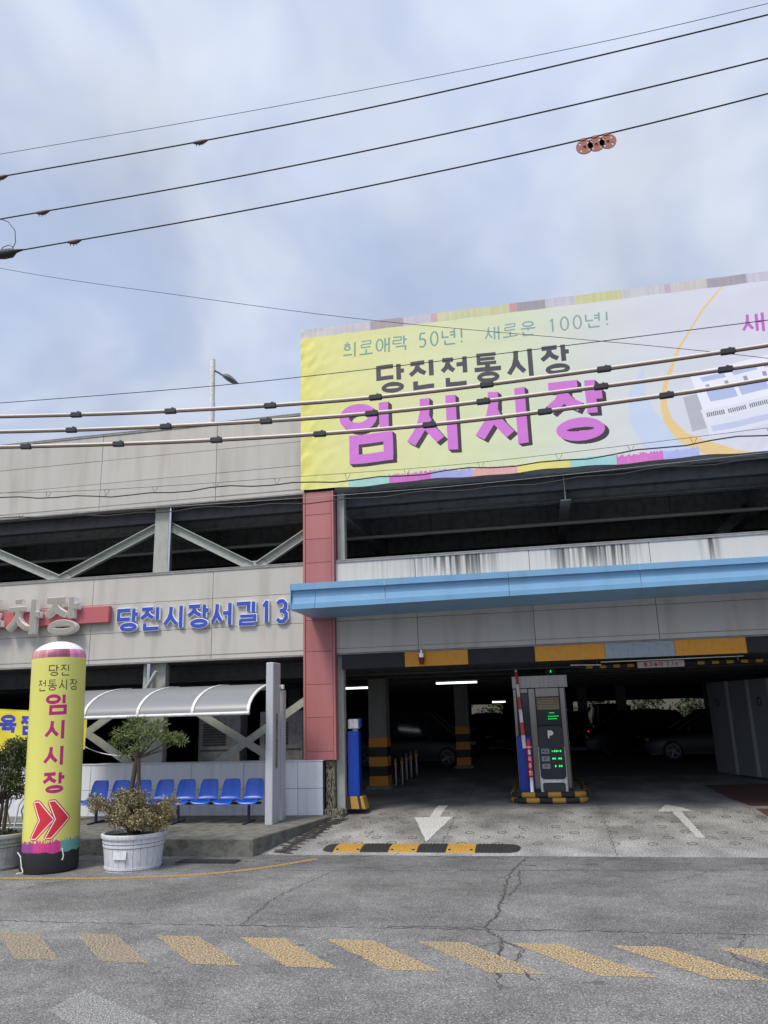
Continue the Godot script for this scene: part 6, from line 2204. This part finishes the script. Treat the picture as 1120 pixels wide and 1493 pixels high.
func build_wires() -> void:
	var rng := RandomNumberGenerator.new()
	rng.seed = 60
	var tops := [
		["overhead_wire", "topmost hair thin overhead wire high in the sky", [[-7.51, 10.51], [-2.91, 10.45], [1.23, 10.51], [3.44, 10.63]], 0.0042],
		["overhead_wire", "upper black power line just below the thinnest top wire", [[-7.47, 10.10], [-4.23, 10.09], [-1.54, 10.15], [1.04, 10.29], [3.41, 10.46]], 0.0105],
		["overhead_wire", "middle of the three black power lines in the sky", [[-7.39, 9.35], [-4.12, 9.38], [-1.56, 9.47], [0.98, 9.62], [3.32, 9.81]], 0.0105],
		["overhead_wire", "lowest of the three black power lines, carrying the orange marker", [[-7.04, 8.76], [-4.1, 8.81], [-1.57, 8.91], [0.93, 9.07], [3.25, 9.30]], 0.0105]]
	var runs := []
	for t in tops:
		var run := run_of(t[2], 8.5)
		runs.append(run)
		var o := thing(t[0], t[1], "power line", run[0], "black overhead lines in the sky")
		var g := Geo.new()
		g.xf = Transform3D(Basis(), -run[0])
		g.tube(run, t[3], 7)
		part("wire", g, M.cable, o)
		for x in ([[], [-4.23, -7.45, 7.0], [-6.68, 6.5], [-6.12, 6.8]][runs.size() - 1]):
			g = Geo.new()
			var c := at_x(run, x)
			var d := (at_x(run, x + 0.2) - at_x(run, x - 0.2)).normalized()
			g.xf = Transform3D(Basis(), -run[0])
			g.tube([c - d * 0.12, c - d * 0.06 - V(0, 0.012, 0), c - V(0, 0.02, 0), c + d * 0.06 - V(0, 0.012, 0), c + d * 0.12], [0.011, 0.026, 0.034, 0.028, 0.011], 8)
			for q in 3:
				g.tube([c + d * (q * 0.05 - 0.05) - V(0, 0.03, 0), c + d * (q * 0.05 - 0.055) - V(0, 0.07 + 0.01 * (q % 2), 0)], 0.006, 5)
			part("sleeve", g, M.cable_brown, o)
	# orange marker discs on the lowest line
	var mk := at_x(runs[3], 1.17)
	var marker := thing("line_marker", "three joined faded orange perforated discs clipped on the lowest line", "line marker", mk)
	var dir := (at_x(runs[3], 1.4) - at_x(runs[3], 0.9)).normalized()
	var nrm := dir.cross(V(0, 0, 1)).normalized()
	for k in 3:
		var g := Geo.new()
		g.xf = Transform3D(Basis(dir, -nrm if nrm.y < 0 else nrm, V(0, 0, 1)).orthonormalized(), dir * (k - 1) * 0.145 + V(0, -0.115, 0))
		var holes := [Vector2(-0.075, 0.0), Vector2(0.075, 0.0), Vector2(0.0, -0.08), Vector2(0.045, 0.075), Vector2(-0.045, 0.075)]
		# disc with holes: ring sectors around a hub
		var N := 40
		for i in N:
			var a0 := TAU * i / N
			var a1 := TAU * (i + 1) / N
			var hole := false
			for hz in [0.0, 0.25, 0.5, 0.75]:
				if absf(wrapf((a0 + a1) * 0.5 - TAU * (hz + 0.125), -PI, PI)) < 0.17: hole = true
			var bands := [[0.0, 0.052], [0.088, 0.105]] if hole else [[0.0, 0.105]]
			for bd in bands:
				for f in [0.006, -0.006]:
					g.face([V(cos(a0) * bd[0], sin(a0) * bd[0], f), V(cos(a0) * bd[1], sin(a0) * bd[1], f), V(cos(a1) * bd[1], sin(a1) * bd[1], f)], V(0, 0, f))
					if bd[0] > 0: g.face([V(cos(a0) * bd[0], sin(a0) * bd[0], f), V(cos(a1) * bd[1], sin(a1) * bd[1], f), V(cos(a1) * bd[0], sin(a1) * bd[0], f)], V(0, 0, f))
			g.quad(V(cos(a0), sin(a0), 0) * 0.105 - V(0, 0, 0.006), V(cos(a1), sin(a1), 0) * 0.105 - V(0, 0, 0.006), V(cos(a1), sin(a1), 0) * 0.105 + V(0, 0, 0.006), V(cos(a0), sin(a0), 0) * 0.105 + V(0, 0, 0.006))
		g.lathe(V(0, 0.0, 0.006), [Vector2(0.02, 0.0), Vector2(0.0, 0.008)], 10)
		g.span(V(-0.03, 0.09, -0.015), V(0.03, 0.125, 0.015), 0.004)
		part("disc", g, M.marker, marker)
	# insulator where a line leaves the frame
	var ins := thing("line_insulator", "dark insulator clamp with loose loops at the left edge", "insulator", at_x(runs[3], -7.04) + V(-0.1, 0, 0))
	var g := Geo.new()
	g.tube([V(-0.22, -0.03, 0), V(-0.12, -0.02, 0), V(0.0, -0.02, 0), V(0.08, 0.0, 0), V(0.2, 0.005, 0)], [0.05, 0.075, 0.07, 0.03, 0.012], 10)
	part("clamp", g, M.cable, ins)
	g = Geo.new()
	g.tube([V(-0.3, 0.62, 0), V(-0.1, 0.52, 0), V(0.03, 0.35, 0), V(0.06, 0.15, 0), V(0.0, 0.0, 0)], 0.006, 6)
	g.tube([V(-0.2, 0.02, 0), V(-0.14, 0.10, 0), V(-0.05, 0.12, 0), V(0.02, 0.08, 0), V(0.03, 0.0, 0)], 0.006, 6)
	part("jumper_loop", g, M.cable, ins)
	# thin lines nearer the building
	for t in [["overhead_wire", "hair thin wire slanting down to the right behind the banner cables", [[-9.4, 10.37], [-5.6, 9.23], [-2.33, 8.32], [3.54, 6.9]], 0.0045, 6.0], ["overhead_wire", "thin black wire crossing the grey banner lettering", [[-9.11, 7.62], [-4.94, 7.47], [-2.27, 7.45], [0.15, 7.46], [3.62, 7.50]], 0.0065, 6.0]]:
		var run := run_of(t[2], t[4])
		g = Geo.new()
		g.xf = Transform3D(Basis(), -run[0])
		g.tube(run, t[3], 6)
		single(t[0], g, M.cable, t[1], "power line", run[0], "thin wires near the building")
	# three insulated twin cables with black spacers
	var twins := [
		["top one of the three twin cables with black spacers", [[-7.85, 6.65], [-5.01, 6.43], [-1.97, 6.30], [1.07, 6.35], [3.08, 6.43]], -6.55],
		["middle one of the three twin cables with black spacers", [[-7.83, 6.40], [-5.08, 6.20], [-2.03, 6.07], [1.0, 6.11], [3.05, 6.19]], -6.61],
		["bottom one of the three twin cables with black spacers", [[-7.8, 6.15], [-4.26, 5.91], [-1.24, 5.82], [1.81, 5.90], [3.02, 5.98]], -7.35]]
	for t in twins:
		var run := run_of(t[1], 7.5)
		var o := thing("twin_cable", t[0], "power cable", run[0], "twin cables with black spacers")
		for s in [[0.013, 0.017, M.cable_beige], [-0.017, 0.014, M.cable_brown]]:
			g = Geo.new()
			g.xf = Transform3D(Basis(), V(0, s[0], 0) - run[0])
			g.tube(run, s[1], 8)
			part("conductor", g, s[2], o)
		for k in range(-5, 13):
			var x: float = t[2] + k * 1.526
			if x < run[0].x + 0.5 or x > run[run.size() - 1].x - 0.5: continue
			var c := at_x(run, x)
			var d := (at_x(run, x + 0.3) - at_x(run, x - 0.3)).normalized()
			g = Geo.new()
			g.box(c - run[0] - V(0, 0.002, 0), V(0.18, 0.078, 0.062), 0.012, Basis(d, V(0, 0, 1).cross(d), V(0, 0, 1)))
			g.box(c - run[0] + V(0.03, 0.045, 0), V(0.03, 0.014, 0.03), 0.003)
			part("spacer", g, M.spacer, o)
	# two lashed communication cables
	for t in [["upper lashed black cable crossing the lower edge of the banner", [[-7.71, 5.33], [-6.02, 5.235], [-2.94, 5.165], [-0.61, 5.14], [2.91, 5.25]], 7.5, 0.09], ["lower lashed black cable just under the banner", [[-8.47, 5.32], [-6.04, 5.23], [-3.24, 5.175], [-0.69, 5.165], [3.17, 5.26]], 6.5, 0.07]]:
		var run := run_of(t[1], t[2])
		var wav := []
		for i in run.size(): wav.append(run[i] + V(0, 0.018 * sin(i * 1.7) + 0.014 * sin(i * 0.61 + 1.0), 0.01 * sin(i * 1.1)))
		var o := thing("lashed_cable", t[0], "cable", run[0], "lashed communication cables")
		g = Geo.new()
		g.xf = Transform3D(Basis(), -run[0])
		g.tube(wav, 0.009, 7)
		part("cable", g, M.cable, o)
		g = Geo.new()
		g.xf = Transform3D(Basis(), V(0, t[3], 0) - run[0])
		g.tube(run, 0.0035, 5)
		part("messenger_wire", g, M.wire_grey if t[2] < 7 else M.cable, o)
		g = Geo.new()
		g.xf = Transform3D(Basis(), -run[0])
		var x: float = run[0].x + 0.5
		while x < run[run.size() - 1].x - 0.5:
			var c := at_x(run, x)
			g.tube([c + V(-0.03, t[3], 0.0), c + V(0.0, -0.012, 0.012), c + V(0.05, t[3] - 0.01, 0)], 0.0035, 5)
			x += rng.randf_range(0.75, 1.05)
		part("lashing_ties", g, M.cable, o, "", "stuff")
